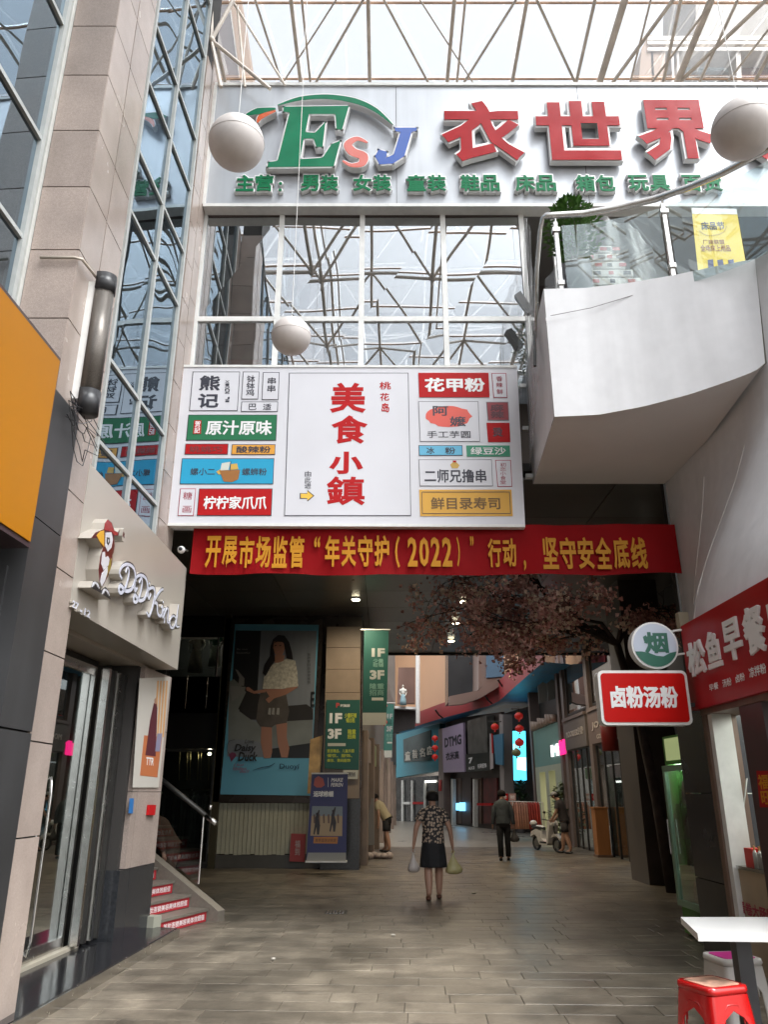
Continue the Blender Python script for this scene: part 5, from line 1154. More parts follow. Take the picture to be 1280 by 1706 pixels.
def rsign(y0, y1, txt, sub, lb_, mat):
    t = thing('shop_sign', lb_, 'sign', (XR-.3, (y0+y1)/2, 3))
    F = Fr((XR-.16, y1, 0), (0, -1, 0)); L = y1-y0
    part('board', t, lambda m: m.box(F, 0, 2.95, -.3, L, 3.85, 0, mat)); part('ledge', t, lambda m: m.box(F, -.02, 3.851, -.3, L+.02, 3.95, .05, pier))
    part('lettering', t, lambda m: [m.text(F, txt, L*.5, 3.42, L*.78, .24, 0, .02, M('letter_silver', (.5, .45, .42), .3), bold=.02)] + ([m.text(F, sub, L*.5, 3.12, L*.5, .12, 0, .01, M('letter_silver'))] if sub else []))
rsign(24.0, 26.85, 'MOORFER专线', '', 'grey fascia with silver latin lettering deeper in the right passage', M('fascia_grey', (.14, .12, .11), .4, noise=(2, .15)))
rsign(20.5, 23.55, 'JOODIE', 'COLLECTION', 'brown grey fascia above second right passage shop behind red box sign', M('fascia_brown', (.15, .11, .10), .4, noise=(2, .15)))
# shop windows with lit interiors
def rshop(y0, y1, warm, lb_, e=2.5):
    t = thing('shop_window', lb_, 'shopfront', (XR, (y0+y1)/2, 0))
    fr = MB(); n_ = 4
    for i in range(n_+1): y = y0+(y1-y0)*i/n_; fr.wb(XR-.03, y-.03, 0, XR+.03, y+.03, 2.92, dark_m)
    obj('frame', fr, t)
    for i in range(n_):
        mb = MB(); mb.wb(XR-.004, y0+(y1-y0)*i/n_+.03, .05, XR+.004, y0+(y1-y0)*(i+1)/n_-.03, 2.9, glass_shop); obj('pane', mb, t)
    part('back', t, lambda m: m.wb(XR+1.5, y0, 0, XR+1.55, y1, 2.94, warm))
    part('lamp', t, lambda m: m.wb(XR+.6, y0+.4, 2.86, XR+.8, y1-.4, 2.89, M('tube_light', (1, .95, .85), .5, emit=1.5)))
    def goods(m):
        for k in range(9):
            y = y0+.2+(y1-y0-.4)*k/8; z = random.uniform(.5, 2.1); c = random.choice([(.5, .3, .05), (.05, .12, .4), (.5, .45, .4), (.3, .08, .05), (.1, .1, .1)])
            m.wb(XR+1.2, y-.12, z, XR+1.45, y+.12, z+random.uniform(.25, .5), M('goods_%d' % int(c[0]*100+c[2]*10), c, .5))
    part('goods', t, goods, kind='stuff')
rshop(24.0, 26.8, M('warm_back', (.10, .08, .07), .6, noise=(1, .4)), 'dark framed shop window with bright goods under the latin fascia', 1.6)
rshop(20.5, 23.5, M('pink_back', (.22, .17, .15), .6, noise=(1, .3)), 'shop window with warm interior beneath the second right fascia', 2.0)
rshop(17.2, 19.1, M('dark_back', (.06, .05, .045), .6, noise=(1, .4)), 'dim shop window behind the passage pillar at right', .8)
rl_ = MB(); rl_.tube([Vector((5.9, 21.0, 3.55)), Vector((5.9, 21.0, 2.65))], .22, M('lantern_dark', (.25, .02, .02), .5), 14); obj('drum_lantern', rl_, None, True, label='large dark red drum lantern behind the red box sign', cat='lantern')
obx = thing('wooden_stand', 'plain orange brown wooden stand by the right passage shops', 'stand', (6, 22.6, 0))
part('body', obx, lambda m: m.wb(5.75, 22.6, .06, 6.1, 23.0, 1.22, M('orange_wood', (.36, .15, .05), .5, streak=((5, 5, .6), .15)))); part('base', obx, lambda m: m.wb(5.72, 22.58, 0, 6.12, 23.02, .06, wood)); part('top', obx, lambda m: m.wb(5.72, 22.58, 1.22, 6.12, 23.02, 1.26, M('orange_wood')))
# teal shop with neon
tl = thing('teal_shop', 'teal and cream shopfront with arches and pink white neon sign', 'shopfront', (XR, 30, 0))
TLF = Fr((XR-.05, 33.1, 0), (0, -1, 0)); teal = M('teal_paint', (.16, .30, .26), .5, noise=(1, .08)); mint = M('mint_paint', (.42, .46, .35), .5, noise=(1, .06))
part('fascia', tl, lambda m: m.box(TLF, 0, 2.6, -.3, 5.0, 4.0, 0, teal))
part('wall', tl, lambda m: [m.box(TLF, 0, 0, -.3, .8, 2.599, 0, mint), m.box(TLF, 2.0, 0, -.3, 2.6, 2.599, 0, mint), m.box(TLF, 3.8, 0, -.3, 5.0, 2.599, 0, mint), m.box(TLF, .8, 2.4, -.3, 2.0, 2.599, 0, mint), m.box(TLF, 2.6, 2.4, -.3, 3.8, 2.599, 0, mint)])
part('niche', tl, lambda m: m.box(TLF, .81, 0, -.6, 3.79, 2.39, -.5, M('niche_lit', (.9, .8, .5), .5, emit=.35)))
part('neon', tl, lambda m: [m.tpx(TLF, 'M', 918, 1240, 930, 1260, .05, M('neon_white', (1, .95, 1), .5, emit=.5), th=.04, bold=.05), m.tpx(TLF, '铺', 931, 1232, 942, 1258, .05, M('neon_pink'), th=.04, bold=.05)])
for k in range(9):
    mb = MB(); loft_body(mb, [(XR-.15, 28.4+.5*k, 4.0, .10, .10), (XR-.15, 28.4+.5*k, 4.25+.05*(k % 3), .13, .13)], M('flower_pot', (.40, .30, .24), .6), 10); obj('flower_pot', mb, None, True, label='small clay pot on the teal shop ledge, %s from the right' % ORD[k], cat='pot', group='clay pots on the teal shop ledge')
part('upper_window', tl, lambda m: m.box(TLF, .2, 4.4, -.4, 4.9, 6.8, -.3, M('window_black', (.012, .014, .013), .3)))
for k, px in enumerate((905, 920)):
    q = P(px-8, 1150-10*k, 28.5+k); mb = MB(); mb.ppx(front(28.6-.2*k), [(px-8, 1142-4*k), (px, 1136-4*k), (px+8, 1140-4*k), (px+6, 1168-4*k), (px-6, 1172-4*k)], 0, .04, M('cloth_pale', (.22, .24, .22), .7)); obj('hanging_shirt', mb, None, label='pale shirt hanging in the upper window over the %s end of teal shop' % ['left', 'right'][k], cat='clothes')
def bush(name, c, r, h, lb_, cat, n=260, mat=None):
    t = thing(name, lb_, cat, c); mb = MB(); c = Vector(c)
    for k in range(n):
        a = random.uniform(0, 6.28); q = random.random()**.5*r; z = random.random(); q *= math.sin(math.pi*min(.95, z+.25)); p = c+Vector((q*math.cos(a), q*math.sin(a), .3*h+z*h*.8)); d = Vector((math.cos(a), math.sin(a), random.uniform(-.6, .8))).normalized(); s_ = d.cross(Vector((0, 0, 1))).normalized()*.07
        mb.add([p, p+d*.14+s_, p+d*.3, p+d*.14-s_], [(0, 1, 2, 3)], mat or M('leaf_dull', (.05, .09, .035), .5, noise=(3, .4)))
    obj('foliage', mb, t, kind='stuff'); part('stem', t, lambda m: m.tube([c, c+Vector((0, 0, h*.8))], .03, wood, 6)); part('planter', t, lambda m: m.tube([c, c+Vector((0, 0, .35))], [.18, .24], M('pot_grey'), 12))
bush('potted_plant', (6.0, 36.5, 0), .75, 1.9, 'dark bushy plant below the bright screen behind garments', 'plant'); bush('potted_plant', (6.0, 28.1, 0), .45, 1.7, 'pale leafy potted plant before teal shop behind the scooter', 'plant', 200, M('leaf_pale', (.14, .17, .09), .5, noise=(3, .4)))
# ============================================================ FAR COURT
Bz = 5.6
orange = M('orange_wall', (.62, .36, .21), .5, noise=(.35, .05)); redband = M('red_band', (.34, .03, .035), .45, noise=(.6, .1))
ob2 = thing('orange_building', 'pale orange curved building with red edge band over the far shops', 'building', (4, 42, Bz))
bandpx = [(650, 1221), (690, 1211), (735, 1197), (785, 1184), (815, 1176), (832, 1168), (852, 1150), (880, 1125), (912, 1098), (940, 1078)]
bp_ = [G(x, y, Bz) for x, y in bandpx]; bp_ = [Vector((v.x, max(v.y, 25.2), 0)) for v in bp_]
part('red_band', ob2, lambda m: m.loft([[v+Vector((0, 0, z)) + o for v in bp_] for z, o in ((Bz, Vector((.0, 0, 0))), (Bz+.8, Vector((-.05, -.05, 0))), (Bz+.85, Vector((.1, .12, 0))))], redband, closed=False))
wl = [v+Vector((.25, .35, 0)) for v in bp_]
part('wall', ob2, lambda m: m.loft([[v+Vector((0, 0, Bz+.4)) for v in wl], [v+Vector((0, 0, 16)) for v in wl]], orange, closed=False), True)
part('soffit', ob2, lambda m: m.loft([[v+Vector((0, 0, Bz+.01)) for v in bp_], [v+Vector((3.0, 1.6, Bz+.01)) for v in bp_]], M('blue_lit_soffit', (.05, .26, .50), .4, noise=(1.5, .2)), closed=False))  # blue light on the underside is put into the soffit colour
OF = front(41.5)
part('bay_window', ob2, lambda m: [m.ppx(front(38.5), [(747, 1040), (798, 1040), (798, 1158), (747, 1170)], -2, 0, M('bay_glass', (.06, .062, .065), .2, noise=(.6, .2)))])
part('bay_body', ob2, lambda m: [m.ppx(front(36.0), [(798, 1030), (845, 1030), (845, 1128), (812, 1134), (798, 1148)], -4, 0, M('bay_pink', (.28, .20, .17), .5, noise=(.6, .1)))])
part('bay_soffit', ob2, lambda m: m.ppx(front(35.9), [(749, 1160), (798, 1150), (812, 1132), (844, 1127), (844, 1136), (822, 1150), (800, 1163), (772, 1173), (749, 1175)], -.4, 0.02, M('bay_pink')))
part('blue_panel', ob2, lambda m: m.ppx(front(35.85), [(811, 1060), (840, 1060), (840, 1127), (811, 1129)], -.1, 0.04, M('panel_blue', (.14, .27, .42), .4)))
part('drain_pipe', ob2, lambda m: m.tube([P(696.5, 1205, 43), P(696.5, 1050, 43)], .12, alu_w, 8))
part('recess', ob2, lambda m: m.ppx(front(44), [(664, 1112), (692, 1112), (692, 1172), (662, 1172)], -.5, 0, M('recess_brown', (.16, .09, .07), .5, noise=(.6, .2))))
part('ledge', ob2, lambda m: m.ppx(front(43.8), [(658, 1176), (695, 1178), (695, 1182), (658, 1180)], -.5, .5, alu_w))
part('under_ledge', ob2, lambda m: m.ppx(front(44), [(656, 1182), (694, 1184), (692, 1212), (652, 1222)], -.5, .1, M('under_dark', (.05, .045, .045), .6)))
for x, y, Y in ((738, 1196, 40), (820, 1172, 37), (843, 1148, 35)):
    q = P(x, y, Y); mb = MB(); mb.tube([q, q+Vector((-.2, -.3, .1)), q+Vector((-.4, -.5, .35))], .04, dark_m, 6); obj('lamp_bracket', mb, ob2)
mannequin(672, 1143, 1175, 43.2, 'white robed mannequin on the ledge of the orange building', M('dress_white', (.5, .5, .46), .7), M('skirt_blue', (.22, .34, .38), .7))
# curtain behind (closing the court upwards)
cb_ = thing('court_block', 'plain dull block closing the far court behind the shops', 'building', (0, 60, 0))
part('wall', cb_, lambda m: [m.wb(-6, 56, 0, 20, 57, 16, M('block_wall', (.2, .18, .16), .6, noise=(.4, .2))), m.wb(14, 26, 0, 15, 56, 16, M('block_wall'))])
# far shops: teal one
def gfr(pa, pb): a, b = G(*pa), G(*pb); return line_frame(a, b)
T1 = gfr((650, 1367), (737, 1372))
s1 = thing('far_shop', 'blue teal far shop with dark glass doors left of the white sign', 'shopfront', G(690, 1369))
part('fascia', s1, lambda m: m.ppx(T1, [(656, 1225), (733, 1205), (734, 1284), (658, 1296)], -.4, 0, M('far_teal', (.05, .22, .28), .4, noise=(.6, .1))))
part('display_window', s1, lambda m: m.ppx(T1, [(672, 1232), (718, 1216), (719, 1266), (673, 1270)], .0, .05, M('display_dark', (.035, .06, .06), .3, noise=(1, .5))))
part('lettering', s1, lambda m: [m.tpx(T1, ch, 675+i*12, 1252-i*3, 684+i*12, 1267-i*3, .06, M('letter_cream', (.5, .48, .42), .4), th=.05, bold=.03) for i, ch in enumerate('童装名店')])
part('doors', s1, lambda m: m.ppx(T1, [(658, 1297), (730, 1292), (730, 1371), (658, 1367)], -.4, -.1, M('far_door', (.025, .027, .028), .25, noise=(2, .5))))
part('door_bar', s1, lambda m: [m.ppx(T1, [(687, 1336), (705, 1336), (705, 1340), (687, 1340)], -.09, .0, red_pr), m.ppx(T1, [(671, 1336), (683, 1336), (683, 1340), (671, 1340)], -.09, .0, alu)])
for x in (669, 685, 706):
    mb = MB(); mb.ppx(T1, [(x, 1300), (x+2.2, 1300), (x+2.2, 1368), (x, 1368)], -.09, .02, alu); obj('door_frame', mb, s1)
part('lamp', s1, lambda m: m.ppx(T1, [(706, 1301), (725, 1300), (725, 1303), (706, 1304)], -.09, 0, M('tube_light')))
T2 = gfr((737, 1372), (850, 1388))
s2 = thing('far_shop', 'far glass fronted shop under the lilac sign with warm interior', 'shopfront', G(790, 1380))
part('pier', s2, lambda m: m.ppx(T2, [(731, 1215), (739, 1213), (740, 1372), (731, 1371)], -.3, .1, pier)); part('pier', s2, lambda m: m.ppx(T2, [(832, 1190), (838, 1190), (842, 1384), (835, 1384)], -.3, .15, M('pier_pale', (.28, .25, .24), .5)))
part('wall', s2, lambda m: m.ppx(T2, [(737, 1200), (836, 1186), (838, 1386), (738, 1372)], -.6, -.45, M('shop2_wall', (.055, .04, .035), .5, noise=(.8, .5))))
ls = thing('lilac_sign', 'lilac square sign with black latin letters above the far shop', 'sign', G(755, 1376)); 
part('panel', ls, lambda m: m.ppx(T2, [(737, 1214), (772, 1204), (774, 1286), (739, 1287)], .0, .12, M('lilac', (.40, .32, .46), .4)))
part('lettering', ls, lambda m: [m.tpx(T2, 'DTMG', 741, 1226, 769, 1243, .13, black_pr, bold=.04), m.tpx(T2, '衣米高', 743, 1252, 765, 1266, .13, black_pr, bold=.03)])
part('upper_glass', s2, lambda m: m.ppx(T2, [(779, 1201), (811, 1192), (813, 1254), (780, 1256)], -.4, 0, M('upper_display', (.10, .10, .09), .3, noise=(1.5, .6))))
bf = thing('black_fascia', 'black fascia with small white lettering right of lilac sign', 'sign', G(800, 1380))
part('board', bf, lambda m: m.ppx(T2, [(776, 1257), (818, 1253), (819, 1283), (777, 1286)], 0, .1, M('fascia_black', (.012, .018, .015), .4)))
part('lettering', bf, lambda m: [m.tpx(T2, 'ALICE', 781, 1277, 791, 1282, .11, white_pr, bold=.02), m.tpx(T2, '名牌服饰', 796, 1272, 811, 1280, .11, white_pr, bold=.02), m.tpx(T2, '7', 781, 1262, 788, 1272, .11, white_pr, bold=.05)])
def s2in(m):
    for x0, x1, c in ((742, 752, M('curtain_teal', (.08, .25, .22), .5)), (756, 768, M('rack_brown', (.13, .08, .06), .5)), (770, 785, M('rack_dark', (.05, .03, .03), .5, noise=(3, .5))), (790, 802, M('rack_brown')), (806, 828, M('rack_red', (.10, .02, .02), .5, noise=(3, .5)))): m.ppx(T2, [(x0, 1297), (x1, 1296), (x1, 1372), (x0, 1372)], -.44, -.35, c)
part('display', s2, s2in)
part('screen', s2, lambda m: [m.ppx(T2, [(760, 1338), (764, 1338), (764, 1350), (760, 1350)], -.3, -.2, M('screen_blue', (.15, .5, .8), .4, emit=.9)), m.ppx(T2, [(766, 1337), (773, 1337), (773, 1351), (766, 1351)], -.3, -.2, M('screen_blue'))])
for x in (788, 752): mb = MB(); mb.ppx(T2, [(x, 1298), (x+2.5, 1298), (x+2.5, 1378), (x, 1376)], -.3, -.1, alu); obj('door_frame', mb, s2)
part('door_bar', s2, lambda m: m.ppx(T2, [(795, 1338), (820, 1338), (820, 1342), (795, 1342)], -.2, -.1, red_pr))
vs_ = thing('vertical_banner', 'tall blue banner with white edge strip beside the black fascia', 'banner', G(830, 1384))
part('print', vs_, lambda m: [m.ppx(T2, [(822, 1225), (838, 1222), (838, 1275), (826, 1273)], .3, .36, M('vb_blue', (.05, .17, .27), .5)), m.ppx(T2, [(816, 1222), (821, 1224), (822, 1280), (817, 1282)], .3, .33, M('vb_pale', (.4, .36, .36), .5)), m.ppx(T2, [(819, 1222), (821, 1222), (822, 1255), (820, 1255)], .331, .35, red_pr)])
# screen
ledt = thing('led_screen', 'tall bright cyan LED screen beyond the lanterns', 'screen', (5.9, 37, 3))
LD = gfr((842, 1390), (885, 1396))
part('frame', ledt, lambda m: m.ppx(front(36.9), [(844, 1215), (876, 1215), (878, 1303), (848, 1303)], -.2, -.01, black_m))
part('screen', ledt, lambda m: m.ppx(front(36.9), [(846, 1218), (876, 1218), (878, 1300), (850, 1300)], -.01, 0.0, M('led_cyan', (.08, .68, 1.0), .4, emit=.75)))
part('picture', ledt, lambda m: [m.ppx(front(36.9), [(862, 1262), (877, 1262), (877, 1284), (862, 1282)], .001, .01, M('led_white', (.6, .95, 1), .4, emit=.75)), m.ppx(front(36.9), [(851, 1240), (862, 1238), (864, 1250), (852, 1252)], .001, .01, M('led_mid', (.3, .85, .95), .4, emit=.7))])
wall3 = MB(); wall3.ppx(front(37.6), [(836, 1190), (905, 1170), (905, 1392), (842, 1390)], -.3, 0, M('court_wall', (.14, .13, .135), .5, noise=(.8, .2))); obj('court_wall', wall3, None, label='grey wall behind the bright LED screen', cat='wall')
# lanterns
def lantern(px, py, rp, Y, lb_, col=None, grp='red lanterns hanging over the far court'):
    c_ = P(px, py, Y); k = (c_-CAM).dot(Vector((0, _c, _s)))/FPX; r = rp*k
    t = thing('lantern', lb_, 'lantern', c_, grp); mt = M('lantern_red', (.50, .02, .015), .5, emit=.06) if col is None else col
    rings = []
    for q in range(9):
        th_ = math.pi*(.12+.76*q/8); rings.append([c_+Vector((r*math.sin(th_)*(1+.04*(i % 2))*math.cos(2*math.pi*i/20), r*math.sin(th_)*(1+.04*(i % 2))*math.sin(2*math.pi*i/20), -math.cos(th_)*r*.85)) for i in range(20)])
    part('body', t, lambda m: m.loft(rings, mt), True)
    part('tassel', t, lambda m: m.tube([c_-Vector((0, 0, r*.8)), c_-Vector((0, 0, r*1.25))], [r*.12, r*.25], mt, 8)); part('cap', t, lambda m: m.tube([c_+Vector((0, 0, r*.78)), c_+Vector((0, 0, r*.95))], r*.4, M('gold_cap', (.4, .25, .05), .4), 10))
    part('cord', t, lambda m: m.tube([c_+Vector((0, 0, r*.9)), c_+Vector((0, 0, r*1.9))], .012, dark_m, 4))
for i, (y,) in enumerate(((1230,), (1246,), (1261,))): lantern(725, y, 5.2, 41, 'red lantern, %s of three stacked beside the teal shop' % ['top', 'middle', 'bottom'][i])
lantern(825, 1211, 6.5, 34, 'single red lantern on a bracket between lilac sign and screen')
for i, (x, y, r) in enumerate(((865, 1193, 7), (866, 1214, 7), (866, 1237, 7.5))): lantern(x, y, r, 29, 'red lantern, %s of the string before the bright screen' % ['top', 'middle', 'lowest red'][i])
lantern(861, 1254, 7.5, 29, 'pale green lantern at the bottom of string before screen', M('lantern_green', (.20, .22, .10), .5))
for x0, y0, x1, Y in ((852, 1181, 872, 29), (815, 1202, 830, 34)):
    pb_ = MB(); pb_.tube([P(x0, y0, Y), P(x1+6, y0, Y)], .02, dark_m, 6); obj('wall_bracket', pb_, None, label='thin dark arm holding lanterns near %s' % ('bright screen' if x0 > 830 else 'lilac sign'), cat='bracket')
for y in (1172, 1186, 1204):
    pass
for (x, y) in ((640.5, 1176), (640.5, 1203)): lantern(x, y, 5, 30, 'red lantern by the far left banner, %s one' % ('upper' if y < 1190 else 'lower'))
rs2 = MB(); rs2.ppx(T2, [(731, 1299), (735, 1299), (735, 1318), (731, 1318)], .12, .16, red_pr); obj('red_placard', rs2, None, label='thin vertical red placard between the two far shops', cat='sign')
# clothes rack with garments
rk = thing('clothes_rack', 'pale clothes rack in front of the far right shops', 'rack', (5.2, 31, 0))
ra, rb2 = P(848, 1335, 31), P(905, 1337, 31)
part('bar', rk, lambda m: m.tube([ra, rb2], .02, alu_w, 6)); part('post', rk, lambda m: m.tube([rb2, Vector((rb2.x, 31, 0))], .02, alu_w, 6)); part('post', rk, lambda m: m.tube([ra, Vector((ra.x, 31, 0))], .02, alu_w, 6))
for k in range(12):
    x = ra.x+.10+(rb2.x-ra.x-.15)*k/12.5; col = (.42, .20, .14) if k < 7 else (.36, .04, .03)
    mb = MB(); w = .085; loft_body(mb, [(x, 31, .38 if k < 8 else .45, w, .25), (x, 31, .8, w*.7, .23), (x, 31, ra.z-.12, w*.6, .2), (x, 31, ra.z-.02, .02, .03)], M('garment_%d' % (0 if k < 7 else 1), col, .8, noise=(5, .2), rand=.2), 10)
    obj('garment', mb, None, True, label='salmon coloured garment on the far rack, %s from the left' % ORD[k] if k < 7 else 'deep red garment on the far rack, %s of the red ones' % ORD[k-7], cat='clothes', group='salmon garments on the far rack' if k < 7 else 'red garments on the far rack')
for k, (x0, x1) in enumerate(((837, 847), (849, 860))):
    mb = MB(); mb.ppx(front(30.8), [(x0, 1322), (x1, 1322), (x1, 1334), (x0, 1333)], 0, .03, [red_pr, M('placard_pink', (.5, .3, .28), .5)][k]); mb.ppx(front(30.8), [((x0+x1)/2-.5, 1334), ((x0+x1)/2+.5, 1334), ((x0+x1)/2+.5, 1342), ((x0+x1)/2-.5, 1342)], 0, .02, alu); mb.tpx(front(30.8), '特价', x0+2, 1325, x1-2, 1331, .032, white_pr)
    obj('price_placard', mb, None, label=['red price placard standing at left end of far rack', 'pale pink price placard above the far rack'][k], cat='sign')
# ============================================================ BLOSSOM TREE
bt_ = thing('blossom_tree', 'artificial tree with dusty pink blossoms spreading under the passage ceiling', 'tree', (5.0, 14.8, 0))
bark = M('bark', (.05, .035, .03), .8, noise=(6, .4), bump=(12, .6, .02))
tw = MB(); tips = []
def branch(p, d, L, r, dep):
    pts = [p]; q = p.copy(); dd = d.copy()
    for i in range(4):
        dd = (dd+Vector((random.uniform(-.3, .3), random.uniform(-.3, .3), random.uniform(-.28, .22)))).normalized(); q = q+dd*L/4
        zl = 4.0 if 1.5 < q.x < 3.0 else 4.5
        if q.z < zl: q.z = zl+random.uniform(0, .2); dd.z = abs(dd.z)*.5
        if q.z > 5.75: q.z = 5.75-random.uniform(0, .1); dd.z = -abs(dd.z)*.5
        pts.append(q.copy())
        if dep <= 2: tips.append((q.copy(), dep))
    tw.tube(pts, [r*(1-.18*i) for i in range(5)], bark, 6 if dep > 1 else 4)
    if dep > 0:
        for i in range(4 if dep > 1 else 3):
            j = random.choice([2, 3, 4]); branch(pts[j], (dd+Vector((random.uniform(-.9, .9), random.uniform(-.9, .9), random.uniform(-.6, .4)))).normalized(), L*.62, r*.5, dep-1)
trunk = [Vector((5.0, 14.8, 0)), Vector((4.9, 14.8, 1.5)), Vector((4.75, 14.85, 3.0)), Vector((4.5, 14.9, 4.3))]
tk = MB(); tk.tube(trunk, [.12, .10, .085, .07], bark, 12); obj('trunk', tk, bt_, True)
for d, L in (((-1, -.1, .35), 2.3), ((-1, .35, .2), 2.1), ((-.8, -.6, .5), 1.7), ((-.3, .9, .4), 1.6), ((.2, -.6, .7), 1.1), ((-.9, .1, -.05), 1.7), ((-1, -.35, .6), 2.2), ((.5, .2, .4), 1.0)): branch(trunk[-1], Vector(d).normalized(), L, .045, 3)
obj('branches', tw, bt_)
bl = MB(); bm_ = [M('blossom_%d' % i, c, .7, noise=(3, .35)) for i, c in enumerate(((.82, .52, .47), (.68, .36, .32), (.88, .68, .55), (.50, .24, .21)))]
cl = [(p+Vector((random.gauss(0, .10), random.gauss(0, .10), -abs(random.gauss(0, .12))))) for p, dp in tips for _ in range([46, 26, 8][min(dp, 2)])]
random.shuffle(cl); cl = [p for p in cl if random.random() < (.8 if p.x > 2.0 else .4) and math.sin(p.x*3.1+1)*math.sin(p.y*2.7)*math.sin(p.z*4+p.x) > -.18][:10500]
cmul = {}
for p in cl:
    if p.z > 5.84: p.z = 5.8
    mt = bm_[(int((p.x*1.7+p.y*1.1+p.z*2.3)*1.3) + random.choice([0, 0, 1])) % 4]
    n1 = Vector((random.uniform(-1, 1), random.uniform(-1, 1), random.uniform(-1, 1))).normalized(); t1 = n1.orthogonal().normalized(); t2 = n1.cross(t1); s_ = random.uniform(.024, .056)
    bl.add([p+t1*s_, p+t2*s_*.9+n1*s_*.4, p-t1*s_, p-t2*s_*.9+n1*s_*.4, p+n1*s_*.5], [(0, 1, 4), (1, 2, 4), (2, 3, 4), (3, 0, 4)], mt)
obj('blossoms', bl, bt_, kind='stuff')
# ============================================================ PEOPLE
def skin_mesh(nodes, edges, mat, root=0, lev=2):
    """nodes: (x,y,z,rx,ry) -> evaluated skinned + subdivided mesh data"""
    me = bpy.data.meshes.new('body'); me.from_pydata([n[:3] for n in nodes], edges, []); o = bpy.data.objects.new('body', me); COL.objects.link(o)
    o.modifiers.new('skin', 'SKIN'); sv = me.skin_vertices
    if not sv:
        bm = bmesh.new(); bm.from_mesh(me); bm.verts.layers.skin.verify(); bm.to_mesh(me); bm.free()
    for i, n in enumerate(nodes): me.skin_vertices[0].data[i].radius = (n[3], n[4] if len(n) > 4 else n[3]); me.skin_vertices[0].data[i].use_root = (i == root)
    sb = o.modifiers.new('sub', 'SUBSURF'); sb.levels = lev
    dg = bpy.context.evaluated_depsgraph_get(); r = bpy.data.meshes.new_from_object(o.evaluated_get(dg)); bpy.data.objects.remove(o)
    return r
def person(lb_, pos, rot, H_=1.6, lean=0., crouch=0., armL=None, armR=None, step=.12, hair='short', top=None, bottom=None, skirt=False, sleeve='short', shoes=None, headdown=0., trousers=False, shorts=False):
    t = thing('person', lb_, 'person', pos); t.rotation_euler = (0, 0, rot); _W[t.name] = Vector((0, 0, 0)); k = H_/1.6
    pel = Vector((0, 0, .86))
    def up(x, y, z):   # upper body, leaned forward (+Y) about pelvis
        v = Vector((x, y, z))-pel; ca, sa = math.cos(lean), math.sin(lean); return pel+Vector((v.x, v.y*ca+v.z*sa, -v.y*sa+v.z*ca))
    N = [(*pel, .13, .10), (*up(0, .0, 1.02), .115, .085), (*up(0, 0, 1.20), .125, .08), (*up(0, -.005, 1.29), .085, .055), (*up(0, .0, 1.37), .05, .05), (*up(0, .01+headdown*.5, 1.43), .055, .06), (*up(0, .02+headdown, 1.50), .078, .092), (*up(0, .02+headdown, 1.565), .055, .07)]
    Ed = [(0, 1), (1, 2), (2, 3), (3, 4), (4, 5), (5, 6), (6, 7)]
    for s_ in (-1, 1):
        b = len(N); f = s_*step; lr = .74 if trousers else .95
        N += [(s_*.085, 0, .80, .10*lr, .10*lr), (s_*.09, f*.45+.02, .46, .072*lr, .072*lr), (s_*.09, f*.7+.0, .32, .072*lr, .076*lr), (s_*.09, f-.02, .10, .044, .044), (s_*.095, f+.10, .035, .036, .028), (s_*.095, f+.16, .03, .022, .02)]
        Ed += [(0, b), (b, b+1), (b+1, b+2), (b+2, b+3), (b+3, b+4), (b+4, b+5)]
    arms = []
    for s_, A in ((-1, armL), (1, armR)):
        A = A or ((.22, .0, 1.05), (.25, .06, .82)); b = len(N); sh = up(s_*.155, 0, 1.285)
        el = up(s_*A[0][0], A[0][1], A[0][2]); wr = up(s_*A[1][0], A[1][1], A[1][2]) if len(A) < 3 else Vector((s_*A[1][0], A[1][1], A[1][2]))
        d = (wr-el).normalized(); hd_ = wr+d*.05
        N += [(*sh, .058, .058), (*el, .046, .046), (*wr, .031, .029), (*hd_, .036, .02), (*(hd_+d*.03), .03, .018)]; Ed += [(3, b), (b, b+1), (b+1, b+2), (b+2, b+3), (b+3, b+4)]
        arms.append((sh, el, wr, hd_, d))
    r = skin_mesh([(x*k, y*k, z*k, a*k, b*k) for x, y, z, a, b in N], Ed, skin)
    r.materials.clear(); r.materials.append(skin); r.polygons.foreach_set('use_smooth', [True]*len(r.polygons))
    body_name = 'body'
    # fingers joined to the same mesh
    bm = bmesh.new(); bm.from_mesh(r); fm = MB()
    for sgn, (sh, el, wr, hd_, d) in zip((-1, 1), arms):
        side = d.cross(Vector((1, 0, 0))).normalized()
        for j in range(4):
            base = hd_+d*.03+side*(-.024+.016*j); L = [.05, .06, .056, .042][j]; inn = Vector((-sgn*.3, .2, 0)); p1 = base+d*L*.5+inn*.01; p2 = p1+(d*.6+inn).normalized()*L*.55; fm.tube([base*k, p1*k, p2*k], [.0085*k, .008*k, .006*k], skin, 6)
        fm.tube([(hd_-side*.025)*k, (hd_-side*.045+d*.03)*k, (hd_-side*.04+d*.055)*k], [.011*k, .009*k, .007*k], skin, 6)
    # nose, ears
    hc = up(0, .02+headdown, 1.50); fwd = (up(0, 1, 1.5)-up(0, 0, 1.5)).normalized(); upv = (up(0, 0, 2)-up(0, 0, 1)).normalized(); rt = Vector((1, 0, 0))
    fm.tube([(hc+fwd*.075+upv*.02)*k, (hc+fwd*.105-upv*.012)*k, (hc+fwd*.08-upv*.02)*k], [.008*k, .013*k, .008*k], skin, 6)
    for s_ in (-1, 1): fm.ell((hc+rt*s_*.078-upv*.005)*k, (.012*k, .02*k, .028*k), skin, 8, 5)
    vv = [bm.verts.new(v) for v in fm.v]
    for f in fm.f:
        try: nf = bm.faces.new([vv[i] for i in f]); nf.smooth = True
        except ValueError: pass
    bm.to_mesh(r); bm.free(); bo = bpy.data.objects.new('body', r); COL.objects.link(bo); bo.parent = t
